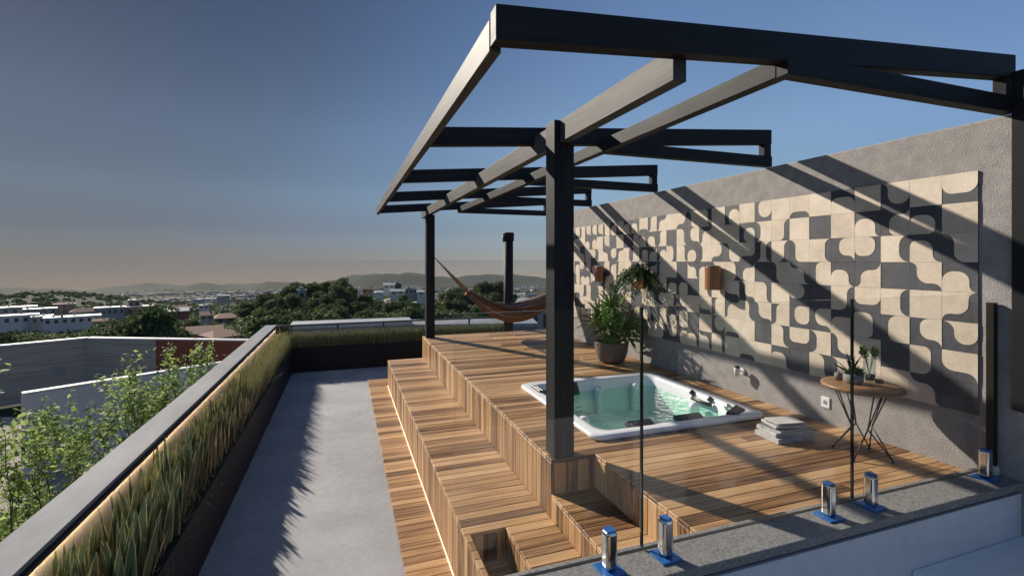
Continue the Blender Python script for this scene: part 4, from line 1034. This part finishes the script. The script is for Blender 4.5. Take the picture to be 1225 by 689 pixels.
def belt(n, pxr, Dr, kinds, scr, where, group, guard=True):
    k = 0; tries = 0
    while k < n and tries < n * 12:
        tries += 1
        px = rg_.uniform(*pxr); D = rg_.uniform(*Dr); kd = rg_.choice(kinds); sc_ = rg_.uniform(*scr)
        p = at(px, D); yt = HY + (1.5 - p.z - specs[kd][2] * sc_) / D * F
        if guard and not clear(px, D, specs[kd][3] * sc_ * F / D / 2, yt): continue
        plant_tree(kd, px, D, sc_, where, group); k += 1
belt(44, (-30, 215), (88, 140), [0, 1, 2, 3, 4], (.8, 1.05), 'in the belt below the town at left', 'belt trees', True)
belt(26, (170, 345), (90, 200), [0, 2, 2, 4, 1], (.6, .95), 'around the tiled roofs above the brick wall', 'middle trees')
belt(60, (290, 500), (110, 250), [0, 1, 3, 2, 0], (.75, 1.1), 'on the wooded hill left of the far post', 'hill trees')
belt(26, (340, 420), (225, 285), [0, 1, 3], (.85, 1.1), 'along the crest of the wooded hill', 'crest trees', False)
belt(45, (500, 650), (90, 240), [0, 1, 2, 4], (.75, 1.1), 'on the slope behind the hammock', 'hammock slope trees')
belt(34, (530, 640), (255, 330), [0, 1, 2], (.8, 1.1), 'on the hilltop behind the flue pipe', 'hilltop trees', False)
belt(30, (200, 335), (215, 360), [0, 1, 4, 2], (.8, 1.15), 'on the low slope before the cream block', 'low slope trees')
belt(6, (112, 180), (105, 135), [0, 1, 3], (1.05, 1.25), 'in the tall clump before the clay tower', 'clump trees', False)
belt(22, (-20, 190), (160, 330), [0, 2, 4], (.55, .75), 'before the white houses at left', 'town edge trees')
b = MB(); rg_ = random.Random(15); cnt = 0; tries = 0
while cnt < 5200 and tries < 60000:
    tries += 1
    px = rg_.uniform(-60, 665); D = 85 * (1 + rg_.random() ** 1.4 * 5.2); p = at(px, D); r_ = rg_.uniform(1.3, 3.0) * (.8 + D / 400)
    if px < 300 and D < 150 and rg_.random() < .5: continue
    if not clear(px, D, r_ * F / D, HY + (1.5 - p.z - r_ * .9) / D * F): continue
    if any(h[0] - 1 < px < h[1] + 1 and h[2] - 4 < D < h[2] + 20 for h in HOUSES): continue
    cnt += 1; mi = 1 if noise.noise(p / 45) > .12 else 0
    for q in range(60 if D < 200 else 34):
        d = Vector((rg_.gauss(0, 1), rg_.gauss(0, 1), abs(rg_.gauss(.3, .8)))).normalized(); c = p + Vector((d.x * r_, d.y * r_, d.z * r_ * .95)) * rg_.uniform(.7, 1.08)
        n = (d + Vector((rg_.gauss(0, .4), rg_.gauss(0, .4), rg_.gauss(0, .4)))).normalized(); e = n.cross(Vector((rg_.gauss(0, 1), rg_.gauss(0, 1), rg_.gauss(0, 1)))).normalized()
        s_ = r_ * rg_.uniform(.16, .34); b.quad(c, e * s_, n.cross(e) * s_).material_index = mi
tag(b.build('undergrowth', [M['oak'], M['oak2']], None, smooth='keep'), 'dense low green growth covering the wooded hills between the trees', 'undergrowth', kind='stuff')
# far woods and far town: masses nobody could count
b = MB(); rg_ = random.Random(5); cnt = 0
while cnt < 5200:
    px = rg_.uniform(-250, 760); D = 430 * (rg_.random() * 2.6 + .95) if cnt < 3400 else 430 * (rg_.random() * 7 + 2)
    p = at(px, D)
    if noise.noise(Vector((p.x / 160, p.y / 160, 8))) < -.05 and D > 900: continue
    r_ = rg_.uniform(3.2, 6.5) * (1 if D < 1300 else 1.7); cnt += 1
    if any(h[0] - 4 < px < h[1] + 4 and h[2] - 60 < D < h[2] + 20 for h in HOUSES): continue
    for q in range(26 if D < 1000 else 12):
        d = Vector((rg_.gauss(0, 1), rg_.gauss(0, 1), abs(rg_.gauss(.3, .8)))).normalized(); c = p + Vector((d.x * r_, d.y * r_, d.z * r_ * .9)) * rg_.uniform(.75, 1.05)
        e = d.cross(Vector((rg_.gauss(0, 1), rg_.gauss(0, 1), rg_.gauss(0, 1)))).normalized(); s_ = r_ * rg_.uniform(.28, .5); b.quad(c, e * s_, d.cross(e) * s_)
tag(b.build('far_woods', M['oak'], None, smooth='keep'), 'far dark green woods covering the plain and the left hill', 'woods', kind='stuff')
b = MB()
for k in range(2600):
    px = rg_.uniform(-120, 700); D = 800 * (1 + rg_.random() ** 1.5 * 5.5); p = at(px, D)
    if noise.noise(Vector((p.x / 500, p.y / 500, 2))) < -.02 or math.hypot(p.x, p.y) > 4000: continue
    w_, h_ = rg_.uniform(8, 22) * (1 + D / 4000), rg_.uniform(3.5, 8) * (1 + D / 5000); a_ = rg_.uniform(0, 3.1)
    b.obox(p + Vector((0, 0, h_ / 2)), (w_, rg_.uniform(8, 14), h_ + 4), Matrix.Rotation(a_, 3, 'Z'), rg_.choice((0, 0, 1, 2, 3)))
tag(b.build('far_town', [M['hwall'], M['hcream'], M['hpink'], M['rgrey']], None), 'far town of tiny pale buildings spread over the plain', 'town', kind='stuff')
